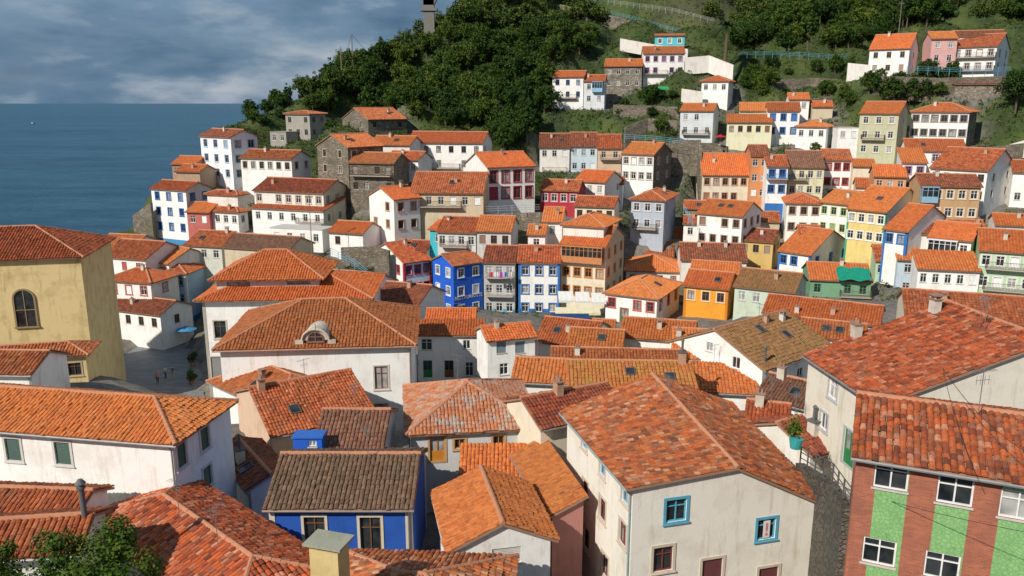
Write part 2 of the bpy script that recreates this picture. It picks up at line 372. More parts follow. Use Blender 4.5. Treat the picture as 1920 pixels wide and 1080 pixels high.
def H(label,cx,cy,Y,a,lx,rx,by,wall=W,roof='L',tl='red',fl=2,nl=3,nrr=2,pit=22,fc=WHT,sc=None,ws=(.95,1.25),WL=(),WR=(),wallr=None,plinth=None,band=None,
      cs=None,door=None,bal=(),gal=(),into=None,ter=True,o=.4,og=.22,chim=None,sky=None,ant=0,asym=None,style='w',skip=.05,fh=2.75,name='house',detail=None,gut=None,prs=(),balc=(.12,.07,.04),trim_roof=MORT,cap=10.5,zones=()):
    if rx>cx and cx>1100 and Y>80: a=max(a,math.degrees(math.atan((cx-960)/F))+9)
    A=R(a); base=at(cx,by,Y); top=at(cx,cy,Y); X0=top.x; Hh=top.z-base.z; bz=base.z
    dL=(-math.cos(A),math.sin(A)); dR=(math.sin(A),math.cos(A))
    dc=Y*CP-(top.z-CZ)*SP
    def solve(px,d,lim):
        k=(px-960)/F; den=(d[0]-k*d[1]*CP); s=(k*dc-X0)/den if abs(den)>1e-4 else 99
        if s<1.5 or s>lim: s=min(8.,lim) if s<1.5 or s>lim*1.6 else lim
        return s
    cl,cr=(28,cap) if a<45 else (cap,28)
    if 40<=a<=55: cl=cr=15
    wl=-lx if lx<0 and lx>-60 else solve(lx,dL,cl); wr=-rx if rx<0 and rx>-60 else solve(rx,dR,cr)
    root=into or empty(name,(X0,Y,bz),-A,label,'church' if name=='church' else name.replace('_',' '))
    h=Hs(); h.root=root; h.X0,h.Y0,h.bz,h.H,h.wl,h.wr,h.A,h.dL,h.dR=X0,Y,bz,Hh,wl,wr,A,dL,dR
    if into:
        rm=Matrix.Translation(into.location)@Matrix.Rotation(into.rotation_euler.z,4,'Z')
        h.off=(rm.inverted()@Vector((X0,Y,bz)),-A-into.rotation_euler.z)
    else: h.off=None
    made=[]
    def part(nm,mb,mats,parent=None,lb=None):
        ob=mb.build(nm,mats,parent or root,lb)
        if parent is None: made.append(ob)
        return ob
    pts=[(X0,Y),(X0+dL[0]*wl,Y+dL[1]*wl),(X0+dR[0]*wr,Y+dR[1]*wr),(X0+dL[0]*wl+dR[0]*wr,Y+dL[1]*wl+dR[1]*wr)]
    if ter:
        for p in pts: CTRL.append((p[0],p[1],bz-.1))
        FOOT.append((X0,Y,dL,dR,wl,wr,bz))
    HF.append((sum(p[0] for p in pts)/4,sum(p[1] for p in pts)/4,math.hypot(wl,wr)/2,pts,top.z))
    t=math.tan(R(pit)); det=detail if detail is not None else (3 if Y<58 else 2 if Y<98 else 1)
    if roof=='L': rise=wr/2*t; pL=[(0,Hh),(wl,Hh)];pR=[(0,Hh),(wr/2,Hh+rise),(wr,Hh)];pB=pL;pF=pR
    elif roof=='R': rise=wl/2*t; pL=[(0,Hh),(wl/2,Hh+rise),(wl,Hh)];pR=[(0,Hh),(wr,Hh)];pB=pL;pF=pR
    elif roof=='shedL': rise=wr*t; pL=[(0,Hh),(wl,Hh)];pB=[(0,Hh+rise),(wl,Hh+rise)];pR=[(0,Hh),(wr,Hh+rise)];pF=pR
    elif roof=='shedR': rise=wl*t; pR=[(0,Hh),(wr,Hh)];pF=[(0,Hh+rise),(wr,Hh+rise)];pL=[(0,Hh),(wl,Hh+rise)];pB=pL
    elif roof=='asym':
        tt,rn,rf,dr,drf=asym; pL=[(0,Hh),(wl,Hh)];pB=[(0,Hh-dr),(wl,Hh-drf)];pR=[(0,Hh),(tt*wr,Hh+rn),(wr,Hh-dr)];pF=[(0,Hh),(tt*wr,Hh+rf),(wr,Hh-drf)]
    else: rise=0; pL=pB=[(0,Hh),(wl,Hh)];pR=pF=[(0,Hh),(wr,Hh)]
    ops=[[],[]]; wins=[]
    def pz(face,s):
        pr=pL if face==0 else pR
        for k in range(len(pr)-1):
            if pr[k][0]-1e-6<=s<=pr[k+1][0]+1e-6: return pr[k][1]+(pr[k+1][1]-pr[k][1])*(s-pr[k][0])/(pr[k+1][0]-pr[k][0])
        return Hh
    def addw(face,s,zc,w,hh,fcc,scc,st):
        Wd=wl if face==0 else wr
        if s-w/2<.2 or s+w/2>Wd-.2: return
        if zc+hh/2>min(pz(face,s-w/2),pz(face,s+w/2))-.08: return
        for q in ops[face]:
            if s-w/2<q[1]+.1 and s+w/2>q[0]-.1 and zc-hh/2<q[3]+.1 and zc+hh/2>q[2]-.1: return
        ops[face].append((s-w/2,s+w/2,zc-hh/2,zc+hh/2)); wins.append((face,s,zc,w,hh,fcc,scc,st))
    def hit(face,px,py):
        d=dL if face==0 else dR; r=ray(px,py); D=-d[0]*r.y+r.x*d[1]
        s=(X0*r.y-r.x*Y)/D; tt_=(-d[0]*Y+d[1]*X0)/D; return s,CZ+r.z*tt_-bz
    h.hit=hit
    for face,lst in ((0,WL),(1,WR)):
        for e in lst:
            s,z=hit(face,e[0],e[1]); addw(face,s,z,e[2],e[3],e[5] if len(e)>5 else fc,e[6] if len(e)>6 else sc,e[4] if len(e)>4 else style)
    if door and nl:
        s=wl*(.5 if nl%2 else .5/nl+ (nl//2)/nl); addw(0,s,1.03,1.0,2.06,door,sc,'d')
    for face,nc,lst in ((0,nl,WL),(1,nrr,WR)):
        if lst or nc<=0: continue
        Wd=wl if face==0 else wr; nc=min(nc,int(Wd/(ws[0]+.55)))
        for f in range(fl):
            for i in range(nc):
                if rnd.random()<skip: continue
                hh=ws[1]; zc=Hh-.45-hh/2-.2-f*fh; st=style
                if st=='w' and rnd.random()<.1: st='shut'
                if zc-hh/2<.35: continue
                addw(face,(i+.5)*Wd/nc,zc,ws[0],hh,fc,sc,st)
    mb=MB(); zb=-4.5 if ter else -1.2
    zn=[tuple(sorted((hit(0,q[0],cy)[0],hit(0,q[1],cy)[0]))) for q in zones]
    facemesh(mb,wl,pL,ops[0],lambda s,d,z:(-s,d,z),0,zb,1.0 if plinth else None,zones=zn)
    facemesh(mb,wr,pR,ops[1],lambda s,d,z:(-d,s,z),1,zb,1.0 if plinth else None)
    facemesh(mb,wl,pB,[],lambda s,d,z:(-s,wr-d,z),0,zb,None)
    facemesh(mb,wr,pF,[],lambda s,d,z:(-wl+d,s,z),0,zb,None)
    m0=wm(wall); part('wall',mb,[m0,wm(wallr) if wallr else m0,stucco(plinth) if plinth else m0]+([greentile()] if zones else []))
    for wv in wins: made.append(put_window(root,*wv))
    if cs:
        for face,Wd in ((0,wl),(1,wr)):
            for s0 in (0,Wd-.32):
                b=MB(); x0=-s0-.32 if face==0 else s0; b.box(x0+.003,x0+.317,-.04,-.002,zb+.2,Hh-.05,0); ob=part('corner_strip',b,[stucco(cs,.3)])
                if face: ob.rotation_euler.z=math.pi/2
    for (face,f,a0,a1) in bal:
        Wd=wl if face==0 else wr; z=Hh-.5-ws[1]-.55-f*fh; x0,x1=(-a1*Wd,-a0*Wd) if face==0 else (a0*Wd,a1*Wd)
        b=MB(); b.box(x0,x1,-.95,-.004,z,z+.12,0); ob=part('balcony',b,[plain((.45,.4,.34),.8)])
        rl=MB(); 
        for (p,q) in (((x0,-.93),(x1,-.93)),((x0,-.93),(x0,-.05)),((x1,-.93),(x1,-.05))):
            rl.box(min(p[0],q[0])-.02,max(p[0],q[0])+.02,min(p[1],q[1])-.02,max(p[1],q[1])+.02,z+.98,z+1.03,0)
            L=math.hypot(q[0]-p[0],q[1]-p[1]); n=max(2,int(L/.16))
            for i in range(n+1):
                x=p[0]+(q[0]-p[0])*i/n; y=p[1]+(q[1]-p[1])*i/n; rl.box(x-.015,x+.015,y-.015,y+.015,z+.12,z+.98,0)
        r_=rl.build('railing',[plain(balc,.6)],ob)
        if face: ob.rotation_euler.z=math.pi/2
    for (face,f,a0,a1,gc) in gal:
        Wd=wl if face==0 else wr; z=Hh-2.45-f*fh; x0,x1=(-a1*Wd,-a0*Wd) if face==0 else (a0*Wd,a1*Wd)
        b=MB(); b.box(x0,x1,-.85,-.004,z-.1,z+.85,0); b.box(x0-.06,x1+.06,-.92,-.004,z+2.22,z+2.36,0)
        n=max(2,int((x1-x0)/.62))
        for i in range(n+1):
            x=x0+.04+(x1-x0-.08)*i/n; b.box(x-.04,x+.04,-.86,-.78,z+.85,z+2.22,0)
        for y in(-.45,-.06): b.box(x0,x0+.06,y,y+.05,z+.85,z+2.22,0); b.box(x1-.06,x1,y,y+.05,z+.85,z+2.22,0)
        b.box(x0+.02,x1-.02,-.855,-.785,z+1.75,z+1.8,0)
        ob=part('glazed_gallery',b,[plain(gc,.5)])
        p=MB(); p.box(x0+.03,x1-.03,-.81,-.05,z+.86,z+2.2,0); p.build('pane',[glass(0)],ob)
        if face: ob.rotation_euler.z=math.pi/2
    rb=MB(); rb.hasuv=True; caps=[]; Ps=[]
    ze=Hh+.10
    def sl(P00,P10,P01,P11,il=0,ir=0): 
        Ps.append((slope(rb,P00,P10,P01,P11,il,ir,det),np.linalg.norm(np.array(P10)-np.array(P00)),np.linalg.norm(np.array(P01)-np.array(P00)),P00,P10,P01))
    ro=None
    if roof in('L','R','hip'):
        if roof=='L' or (roof=='hip' and wl>=wr):
            half=wr/2; z0=ze-o*t; zr=ze+half*t; e=og if roof=='L' else o; ins=0 if roof=='L' else half+o
            sl((-wl-e,-o,z0),(e,-o,z0),(-wl-e,half,zr),(e,half,zr),ins,ins)
            sl((e,wr+o,z0),(-wl-e,wr+o,z0),(e,half,zr),(-wl-e,half,zr),ins,ins)
            caps.append(((-wl-e+ins,half,zr+.04),(e-ins,half,zr+.04)))
            if ins:
                sl((e,-o,z0),(e,wr+o,z0),(e-ins,-o,zr),(e-ins,wr+o,zr),half+o,half+o)
                sl((-wl-e,wr+o,z0),(-wl-e,-o,z0),(-wl-e+ins,wr+o,zr),(-wl-e+ins,-o,zr),half+o,half+o)
                for sx,x in ((1,e),(-1,-wl-e)):
                    for y in (-o,wr+o): caps.append(((x,y,z0+.06),(x-sx*ins,half,zr+.04)))
        else:
            half=wl/2; z0=ze-o*t; zr=ze+half*t; e=og if roof=='R' else o; ins=0 if roof=='R' else half+o
            sl((o,-e,z0),(o,wr+e,z0),(-half,-e,zr),(-half,wr+e,zr),ins,ins)
            sl((-wl-o,wr+e,z0),(-wl-o,-e,z0),(-half,wr+e,zr),(-half,-e,zr),ins,ins)
            caps.append(((-half,-e+ins,zr+.04),(-half,wr+e-ins,zr+.04)))
            if ins:
                sl((-wl-o,-e,z0),(o,-e,z0),(-wl-o,-e+ins,zr),(o,-e+ins,zr),half+o,half+o)
                sl((o,wr+e,z0),(-wl-o,wr+e,z0),(o,wr+e-ins,zr),(-wl-o,wr+e-ins,zr),half+o,half+o)
                for sy,y in ((1,-e),(-1,wr+e)):
                    for x in (o,-wl-o): caps.append(((x,y,z0+.06),(-half,y+sy*ins,zr+.04)))
    elif roof=='shedL': sl((-wl-og,-o,ze-o*t),(og,-o,ze-o*t),(-wl-og,wr+.2,ze+(wr+.2)*t),(og,wr+.2,ze+(wr+.2)*t))
    elif roof=='shedR': sl((o,-og,ze-o*t),(o,wr+og,ze-o*t),(-wl-.2,-og,ze+(wl+.2)*t),(-wl-.2,wr+og,ze+(wl+.2)*t))
    elif roof=='asym':
        tt,rn,rf,dr,drf=asym; y=tt*wr; s1=rn/y; s2=(rn+dr)/(wr-y); s3=(rf+drf)/(wr-y)
        sl((-wl-og,-o,ze-o*s1),(og,-o,ze-o*s1),(-wl-og,y,ze+rf),(og,y,ze+rn))
        sl((og,wr+o,ze-dr-o*s2),(-wl-og,wr+o,ze-drf-o*s3),(og,y,ze+rn),(-wl-og,y,ze+rf))
        caps.append(((-wl-og,y,ze+rf+.05),(og,y,ze+rn+.05)))
    if roof=='flat':
        b=MB(); b.box(-wl-.08,.08,-.08,wr+.08,Hh+.003,Hh+.1,0); ro=part('roof',b,[plain(tl if isinstance(tl,tuple) else (.4,.38,.35),.9)])
    else:
        ro=part('roof',rb,[tile(tl),plain((.34,.2,.13),.9)])
        if caps:
            cb=MB()
            for p,q in caps: ridge_caps(cb,p,q,det)
            cb.build('ridge_tiles',[plain(trim_roof,.85)],ro)
        if chim is None: chim=[(0,rnd.uniform(.15,.85),rnd.uniform(.5,.9))] if rnd.random()<.5 else []
        if sky is None: sky=[(0,rnd.uniform(.3,.7),.5)] if rnd.random()<.16 else []
        for e in chim:
            if e[0]>=len(Ps): continue
            Pf,E,S,*_=Ps[e[0]]; p=Pf(np.array(e[1]*E),np.array(e[2]*S)); kk=e[3] if len(e)>3 else rnd.choice([0,1,0]); cc=rnd.choice([(.62,.58,.52),(.5,.3,.2),(.55,.5,.42)])
            ch=link('chimney',chimney_mesh(cc,kk),ro); ch.location=tuple(p)
            if Y>60: ch.scale=(.8,.8,.8)
        for e in sky:
            Pf,E,S,a0,a1,a2=Ps[e[0]]; p=Vector(Pf(np.array(e[1]*E),np.array(e[2]*S)))
            U=(Vector(a1)-Vector(a0)).normalized(); V=(Vector(a2)-Vector(a0)).normalized(); Nn=U.cross(V)
            if Nn.z<0: Nn=-Nn
            b=MB(); g=MB()
            def bx(mm,u0,u1,v0,v1,n0,n1):
                mm.add([p+U*u+V*v+Nn*n for n in(n0,n1) for u,v in((u0,v0),(u1,v0),(u1,v1),(u0,v1))],[(0,1,2,3),(4,5,6,7),(0,1,5,4),(1,2,6,5),(2,3,7,6),(3,0,4,7)])
            bx(b,-.42,-.33,-.5,.5,0,.22);bx(b,.33,.42,-.5,.5,0,.22);bx(b,-.33,.33,-.5,-.41,0,.22);bx(b,-.33,.33,.41,.5,0,.22); bx(g,-.33,.33,-.41,.41,.1,.18)
            so=b.build('skylight',[plain((.12,.10,.09),.5)],ro); g.build('pane',[glass(0)],so)
        if ant==0 and Y<95 and ter and rnd.random()<.4: ant=1
        for i in range(ant):
            Pf,E,S,*_=Ps[0]; p=Pf(np.array(rnd.uniform(.35,.65)*E),np.array(.85*S)); an=link('antenna',antenna_mesh(),ro); an.location=tuple(p); an.rotation_euler.z=rnd.uniform(0,3)
        if gut or (gut is None and Y<75):
            gc=gut if isinstance(gut,tuple) else (.30,.30,.30)
            Pf,E,S,a0,a1,a2=Ps[0]
            g=MB(); g.tube(Vector(a0)+Vector((0,0,-.08)),Vector(a1)+Vector((0,0,-.08)),.07,.07,6)
            if roof in('L','shedL','asym') or (roof=='hip' and wl>=wr):
                x=-.12; g.tube((x,-o,Vector(a0).z-.1),(x,-.1,Vector(a0).z-.45),.05,.05,6); g.tube((x,-.1,Vector(a0).z-.45),(x,-.1,-1),.05,.05,6)
            part('gutter',g,[plain(gc,.5,.3)])
    h.roof=ro
    if h.off:
        M=Matrix.Translation(h.off[0])@Matrix.Rotation(h.off[1],4,'Z')
        for ob in made:
            L=M@Matrix.LocRotScale(ob.location,ob.rotation_euler,None); ob.location=L.to_translation(); ob.rotation_euler=L.to_euler()
    return h
# ================================================================ FOREGROUND
H('long white house with hipped orange roof and dark green shutters at the left edge',325,828,42,10,-17,430,1080,W,'hip','orange',2,0,0,pit=21,style='shut',fc=DKG,
  WL=[(25,843,1.0,1.4),(118,850,1.0,1.4)],WR=[(341,853,.9,1.4),(384,822,.9,1.4),(389,893,.9,1.3),(340,935,.9,1.3)],sc=(.6,.58,.55),chim=[],sky=[],ant=0)
H('red tiled roof at the left edge beside the church annexe',58,700,62,2,-10,-5,760,W,'L','red',1,0,0,chim=[],sky=[])
H('small red roof at the lower left edge below the green shuttered house',140,968,38,4,-12,-3,1060,W,'L','red',1,0,0,chim=[],sky=[],ant=1)
H('dark red roof in the bottom left corner with a grey stovepipe',146,1030,32,-8,-12,-3.4,1180,W2,'L','red',1,0,0,chim=[(0,.97,.9,3)],sky=[])
hA=H('weathered red hipped roof at the bottom with rooftop antennas and a ridge of mortar',430,1190,30,42,130,640,1330,W2,'hip','mixed',1,0,0,pit=20,chim=[],ant=2,sky=[],cap=15)
H('low red roof along the bottom edge below the blue house',930,1232,28,4,560,-7,1320,W2,'hip','mixed',1,0,0,pit=19,chim=[],sky=[],ant=0)
H('bright blue house with brown ribbed roof and cream framed windows near the bottom',770,948,40,0,503,-7,1110,(.015,.09,.42),'L','brown',1,0,0,sc=(.62,.56,.44),fc=WOODC,
  WL=[(590,990,1.15,1.35),(695,1002,1.15,2.1)],cs=(.6,.55,.45),chim=[],sky=[],pit=21,gut=(.25,.2,.17))
H('brown ribbed roof behind the blue house beside a tiny blue dormer',715,838,47,0,592,-6,930,W2,'L','brown',1,0,0,chim=[],sky=[])
H('tiny bright blue dormer box with a flat roof and two white panes',603,822,46,0,549,-1.,848,BL,'flat',(.03,.14,.5),1,0,0,ter=False,WL=[(563,832,.5,.4),(586,832,.5,.4)],name='dormer')
H('dark red sloping roof left of the tiny blue dormer',470,915,47,55,412,545,980,W2,'L','dark',1,0,0,chim=[(0,.5,.5,2)])
H('bright orange gabled roof on a low white house right of the blue house',850,1030,36,78,822,1032,1130,W,'L','orange',1,0,0,pit=24,WR=[(950,1042,1.5,.9,'shut',(.55,.52,.47))],chim=[],sky=[],gut=(.6,.6,.6),cap=7.5)
hb=H('big weathered cream house with rough red roof and blue windows near the bottom',1187,915,37,75,1064,1545,1250,(.82,.78,.69),'asym','mixed',3,0,0,asym=(.52,.35,1.9,2.4,.4),
  WR=[(1268,957,1.15,1.25,'w',(.10,.40,.55),(.10,.36,.5)),(1437,992,1.1,1.2,'w',(.10,.40,.55),(.10,.36,.5)),(1243,1048,1.1,1.4,'w',(.2,.05,.05),(.6,.52,.42)),(1335,1070,1.2,1.4,'shut',(.13,.04,.04),(.6,.52,.42)),(1440,1085,1.2,1.4,'shut',(.13,.04,.04),(.6,.52,.42))],
  WL=[(1098,920,.9,1.3),(1130,955,.9,1.3),(1168,1000,.9,1.3),(1096,830,.8,.8,'w',LB),(1130,880,.8,.8,'w',LB),(1172,930,.8,.8,'w',LB),(1100,1010,.9,1.3),(1135,1060,.9,1.3)],fc=(.2,.06,.06),sc=(.6,.52,.42),chim=[],sky=[],o=.45,gut=(.35,.5,.5),ant=1)
H('green and brick apartment house with white windows in the bottom right corner',2000,914,27,24,1607,-7.5,1330,'brick','L','mixed',3,0,0,pit=17,
  WL=[(1671,893,1.25,1.15),(1791,921,1.25,1.15),(1910,948,1.25,1.15),(1648,1035,1.25,1.15),(1766,1062,1.25,1.15)],
  zones=[(1641,1703),(1758,1824),(1881,1960)],chim=[],sky=[],ant=1)
H('large cream house under a huge uneven red roof at the right edge',1655,757,42,84,1517,-19,930,(.76,.71,.60),'L','mixed',2,0,0,pit=19,
  WL=[(1562,730,1.0,1.2,'w'),(1617,765,1.0,1.2,'w'),(1592,842,1.3,2.3,'d',GRN),(1545,790,.9,1.1,'w')],fc=WHT,sc=(.45,.47,.48),chim=[(0,.1,.85,1),(1,.4,.8,1),(0,.04,.35,0)],ant=2,sky=[])
H('grey house with lichen greyed hipped roof and orange wooden windows in the centre',770,812,50,82,-9,1005,965,(.58,.58,.57),'hip','grey',2,0,0,fc=(.5,.2,.03),
  WR=[(820,843,1.0,1.9,'d',(.55,.22,.03)),(862,832,.7,.7),(935,828,.75,.85),(988,826,.7,.8)],sc=(.5,.3,.14),chim=[],sky=[],ant=1)
H('little orange lean-to roof against the foot of the grey house',1003,890,47.5,0,866,-2.2,910,G,'shedL','orange',1,0,0,chim=[],ter=False,name='lean_to',sky=[])
H('narrow cream house with dark mottled tiles behind the big cream house',1014,800,48,64,-5,1170,870,C,'R','dark',1,0,0,chim=[(0,.4,.9,0)],sky=[],pit=22)
H('narrow orange roofed house squeezed left of the big cream house',1036,965,40.5,76,-8,-1.8,1100,(.45,.2,.17),'shedL','orange',2,0,0,pit=24,chim=[],sky=[])
H('white house with red hipped roof and skylights below the big white mansion',525,772,62,42,398,650,815,W,'hip','clay',1,0,0,chim=[(0,.5,.6,1)],sky=[(0,.5,.45),(0,.65,.3)],pit=24)
H('peach gabled house with red roof and white end wall left of the grey house',510,816,54,58,440,702,870,PK,'R','red',1,0,0,chim=[(0,.1,.9,0)],sky=[(0,.3,.4)],pit=20)
H('low dark roofed shed with roof plants right of the big cream house',1520,852,47,60,1400,1560,890,W2,'R','dark',1,0,2,chim=[(0,.7,.5,2)],fc=WOODC)
H('small brown roof below the brown mossy roof and white pipe',1515,765,57,40,1420,1560,800,W,'L','brown',1,0,0)
H('low red roof tucked in the lane right of the big cream house',1475,800,52,20,1400,-4,840,W,'L','red',1,2,0,chim=[(0,.3,.8,0)],sky=[])
hm=H('big white mansion with wide red hipped roof and arched dormer',770,643,70,-5,412,-13,860,W,'hip','clay',3,0,0,pit=22,WL=[(715,708,1.2,2.2),(715,778,1.2,2.2)],fc=(.25,.06,.05),sc=(.62,.56,.47),chim=[],sky=[],o=.55,ant=0,gut=(.5,.3,.2))
hq=H('grand house with stone quoins and two tier red roof behind the white mansion',690,557,87,-3,378,-12,748,W,'hip','orange',3,0,0,pit=16,WL=[(413,618,1.3,2.0),(411,693,1.7,3.0,'shut',(.2,.2,.2))],fc=(.15,.12,.10),sc=(.55,.5,.42),cs=(.42,.38,.32),chim=[],sky=[],o=.7,name='mansion')
H('',598,518,89,-3,405,-9,556,(.60,.58,.54),'hip','orange',1,0,0,into=hq.root,ter=False,WL=[(447,533,2.6,.8),(560,527,2.6,.8)],fc=(.2,.16,.12),chim=[],sky=[],pit=26,o=.7)
hc=H('yellow ochre church with red tiled roof and tall arched window at the left edge',150,480,84,-12,-19,-12,716,YO,'hip','red',1,0,0,pit=22,chim=[],sky=[],name='church',WL=[],o=.5,ant=0)
H('yellow church annexe with low red roof and two small windows',160,664,76,-14,-14,-4,712,YO,'hip','red',1,0,0,WL=[(102,692,1.2,1.3),(140,692,1.2,1.3),(40,696,1.2,1.2)],sc=(.5,.42,.28),fc=WOODC,chim=[],sky=[],pit=20,name='annexe')
# ================================================================ CENTRE
H('white gable house with orange hipped roof and two dark windows in the centre',914,638,76,72,894,1003,718,W,'R','orange',2,0,0,WR=[(940,651,1.0,1.2,'shut',(.2,.25,.27)),(975,651,1.0,1.2,'shut',(.2,.25,.27)),(945,692,.9,1.2)],sc=None,chim=[(0,.3,.8)],sky=[],cap=7)
H('white terraced house with dark doors beneath a strip of orange tiles',905,628,84,0,782,-3,716,W,'shedL','orange',3,0,0,WL=[(800,646,1.2,1.3),(802,692,1,2,'d',GRN),(842,692,1,2,'d',WOODC),(875,646,.8,1.0),(880,692,.9,1.6)],pit=14,chim=[],sky=[])
H('low orange roof set behind the white terraced house',890,600,92,0,800,-4,640,W,'L','orange',1,0,0,chim=[])
H('red roofs with a small turquoise dormer right of the white gable house',1110,650,82,20,1004,-8,690,W,'L','clay',1,0,0,chim=[(0,.5,.5,0)])
H('peach walled house with flat orange roof in the centre',1165,652,77,12,1066,-5,690,PK,'L','orange',1,3,0,fc=WOODC)
H('cluster of orange roofs left of the mossy gabled house',1300,640,80,15,1165,-6,690,W,'L','orange',1,0,0,sky=[])
H('long red roof in front of the peach walled house',1285,690,70,5,1035,-5,730,W2,'L','clay',1,0,0,chim=[(0,.2,.6)],pit=18)
H('long lichen orange roof with two skylights and a white chimney in the centre',1305,732,60,2,1068,-7,780,W2,'L','lichen',1,0,0,chim=[(0,.92,.95,2)],sky=[(0,.5,.6),(0,.8,.45)],pit=18)
H('bright red roof left of the lichen covered roof',1062,718,62,8,962,-6,770,W2,'L','orange',1,0,0,pit=17,chim=[])
H('red roofed house with row of wooden framed windows above a lower roof',1388,676,72,12,1262,-8,745,BE,'L','orange',2,0,0,WL=[(1318,694,1.3,1.1),(1343,693,1.3,1.1),(1368,692,1.3,1.1)],fc=(.3,.12,.04),chim=[(0,.1,.7,0)])
H('lower orange roof beneath the row of wooden framed windows',1420,738,66,8,1305,-4,770,W,'shedL','orange',1,0,0,pit=16,chim=[],sky=[])
H('white gabled house with brown mossy roof and a grey flue pipe',1430,692,67,52,1256,1558,775,W,'R','mossy',2,0,0,WR=[(1465,708,1,1.0,'w'),(1500,698,.9,.9)],WL=[(1380,680,.9,1.1),(1330,650,.8,.9)],chim=[(0,.1,.15,3),(0,.6,.85,0),(0,.8,.8,1)],sky=[(0,.45,.75),(0,.65,.5)],pit=24)
H('long orange striped roof right of the mossy gabled house',1648,610,84,28,1432,-7,650,LB,'L','orange',1,6,0,chim=[(0,.6,.3),(0,.3,.2)],pit=20)
H('white house with small porch roofs before the long striped roof',1620,640,76,25,1500,-5,690,W,'L','clay',1,2,0,sky=[(0,.4,.5),(0,.6,.5)])
H('dark red roof at the right edge behind the huge uneven roof',1960,612,70,20,1700,-8,660,C,'L','red',1,0,0,chim=[(0,.3,.6,1)])
H('dark roofed house with white walls right of the grand house',783,572,98,20,700,-8,606,W,'L','dark',1,3,0)
H('red roof with white side between the grand house and the row of bright houses',690,548,104,20,596,-8,600,W,'L','red',1,2,1)
H('white house with crimson window frames left of the blue restaurant',757,493,117,52,693,808,594,W,'R','red',3,3,3,fc=RD,sc=RD,cs=RD)
hbl=H('vivid blue restaurant house with white framed windows',850,498,114,52,811,905,596,BL,'R','red',3,2,2,sc=(.7,.72,.75),fc=WHT,skip=0)
H('narrow grey and blue house with laundry balconies right of the blue restaurant',965,492,114,6,907,-8,592,G,'L','dark',3,3,0,bal=[(0,0,.05,.95),(0,1,.05,.95)],plinth=(.08,.35,.55),skip=0,balc=(.6,.6,.6))
H('white house with blue window surrounds between the laundry house and the orange tower',1050,492,113,4,972,-8,592,W,'L','red',3,3,0,sc=BLT,cs=BLT,skip=0,fc=WHT,plinth=BLT)
ht=H('tall cream and orange tower house with glazed storeys above white awnings',1136,462,112,22,1052,1172,590,C,'L','orange',4,4,3,sc=(.55,.22,.05),fc=(.5,.18,.04),skip=0,gal=[(0,0,.05,.95,(.55,.22,.08))],o=.5,bal=[(0,3,.1,.95)],wallr=BE)
H('',1132,426,114,22,1056,1160,452,W2,'hip','orange',1,5,2,into=ht.root,ter=False,fc=WHT,chim=[])
H('white house with red windows and a hipped roof in front of the orange house',1232,560,104,28,1136,1276,614,W,'hip','orange',2,4,3,sc=(.5,.12,.08),fc=REDT,door=GRN,skip=0)
ho=H('bright orange house with white lined windows in the middle of town',1366,542,104,18,1283,1388,602,OR,'L','orange',2,4,2,sc=(.75,.6,.4),fc=(.3,.12,.05),skip=0,cs=(.6,.2,.02),cap=7,chim=[])
H('',1385,514,109,18,1296,-5,530,OR,'L','orange',1,4,1,into=ho.root,ter=False,ws=(.8,.5),chim=[])
H('dark tiled roof behind the bright orange house',1400,490,120,8,1278,-9,520,W2,'L','dark',1,0,0,chim=[(0,.3,.8,0),(0,.7,.8,1)])
H('white house with stained wall and orange hipped roof above the red windowed house',1276,510,124,10,1174,-9,552,W2,'hip','orange',2,4,0,fc=REDT)
H('pale green house with orange roof and red lower roof',1284,446,142,22,1216,1304,478,(.5,.68,.5),'L','orange',1,3,2,cap=6)
H('red lower roof at the foot of the pale green house',1262,480,134,10,1210,-4,494,(.5,.68,.5),'shedL','red',1,0,0,ter=False,chim=[],name='lean_to')
H('ochre yellow house with dark roof and small windows',1450,454,128,18,1387,1472,510,(.62,.43,.15),'L','dark',2,3,2,fc=WOODC,cap=7)
H('white gable house with blue window frames right of the ochre house',1520,478,122,45,1460,1594,526,W,'L','orange',2,3,3,sc=BLT,fc=BLT,cs=BLT)
H('brown mossy roofed house with pale green wall in the middle of town',1490,548,100,30,1378,1522,596,(.52,.60,.48),'L','mossy',2,4,1,fc=WHT,cap=8)
hn=H('wooden house with green netting over its balcony',1634,528,110,12,1520,-8,562,(.18,.35,.22),'L','orange',2,4,0,bal=[(0,0,.0,.5)],fc=(.1,.3,.15))
H('pale green narrow house left of the glazed white house',1684,490,118,15,1643,-8,560,GR,'L','red',3,2,0,fc=WHT)
H('pale blue narrow house left of the glazed white house',1724,488,114,15,1684,-8,556,(.5,.6,.68),'L','clay',3,2,0,fc=WHT)
H('dark red roof above the two pale narrow houses',1748,462,124,18,1650,-7,500,W,'L','dark',1,3,0)
hg=H('white house with glazed galleries beneath a bright orange roof at the right',1822,452,106,18,1742,1850,556,W,'L','orange',3,4,1,gal=[(0,0,.3,.98,WHT),(0,1,.05,.98,WHT)],skip=0,wallr=GR,pit=20,cap=9)
H('orange porch roof below the galleries of the glazed white house',1838,508,101,14,1722,-4,552,W,'shedL','orange',1,6,0,ter=False,fc=WHT,ws=(.8,1.2),skip=0,chim=[],name='porch')
H('pale green house with iron balconies at the right edge',1975,478,98,26,1838,-10,570,GR,'L','orange',3,5,0,bal=[(0,0,.3,.9),(0,1,.3,.9)],sc=(.7,.7,.66),skip=0)
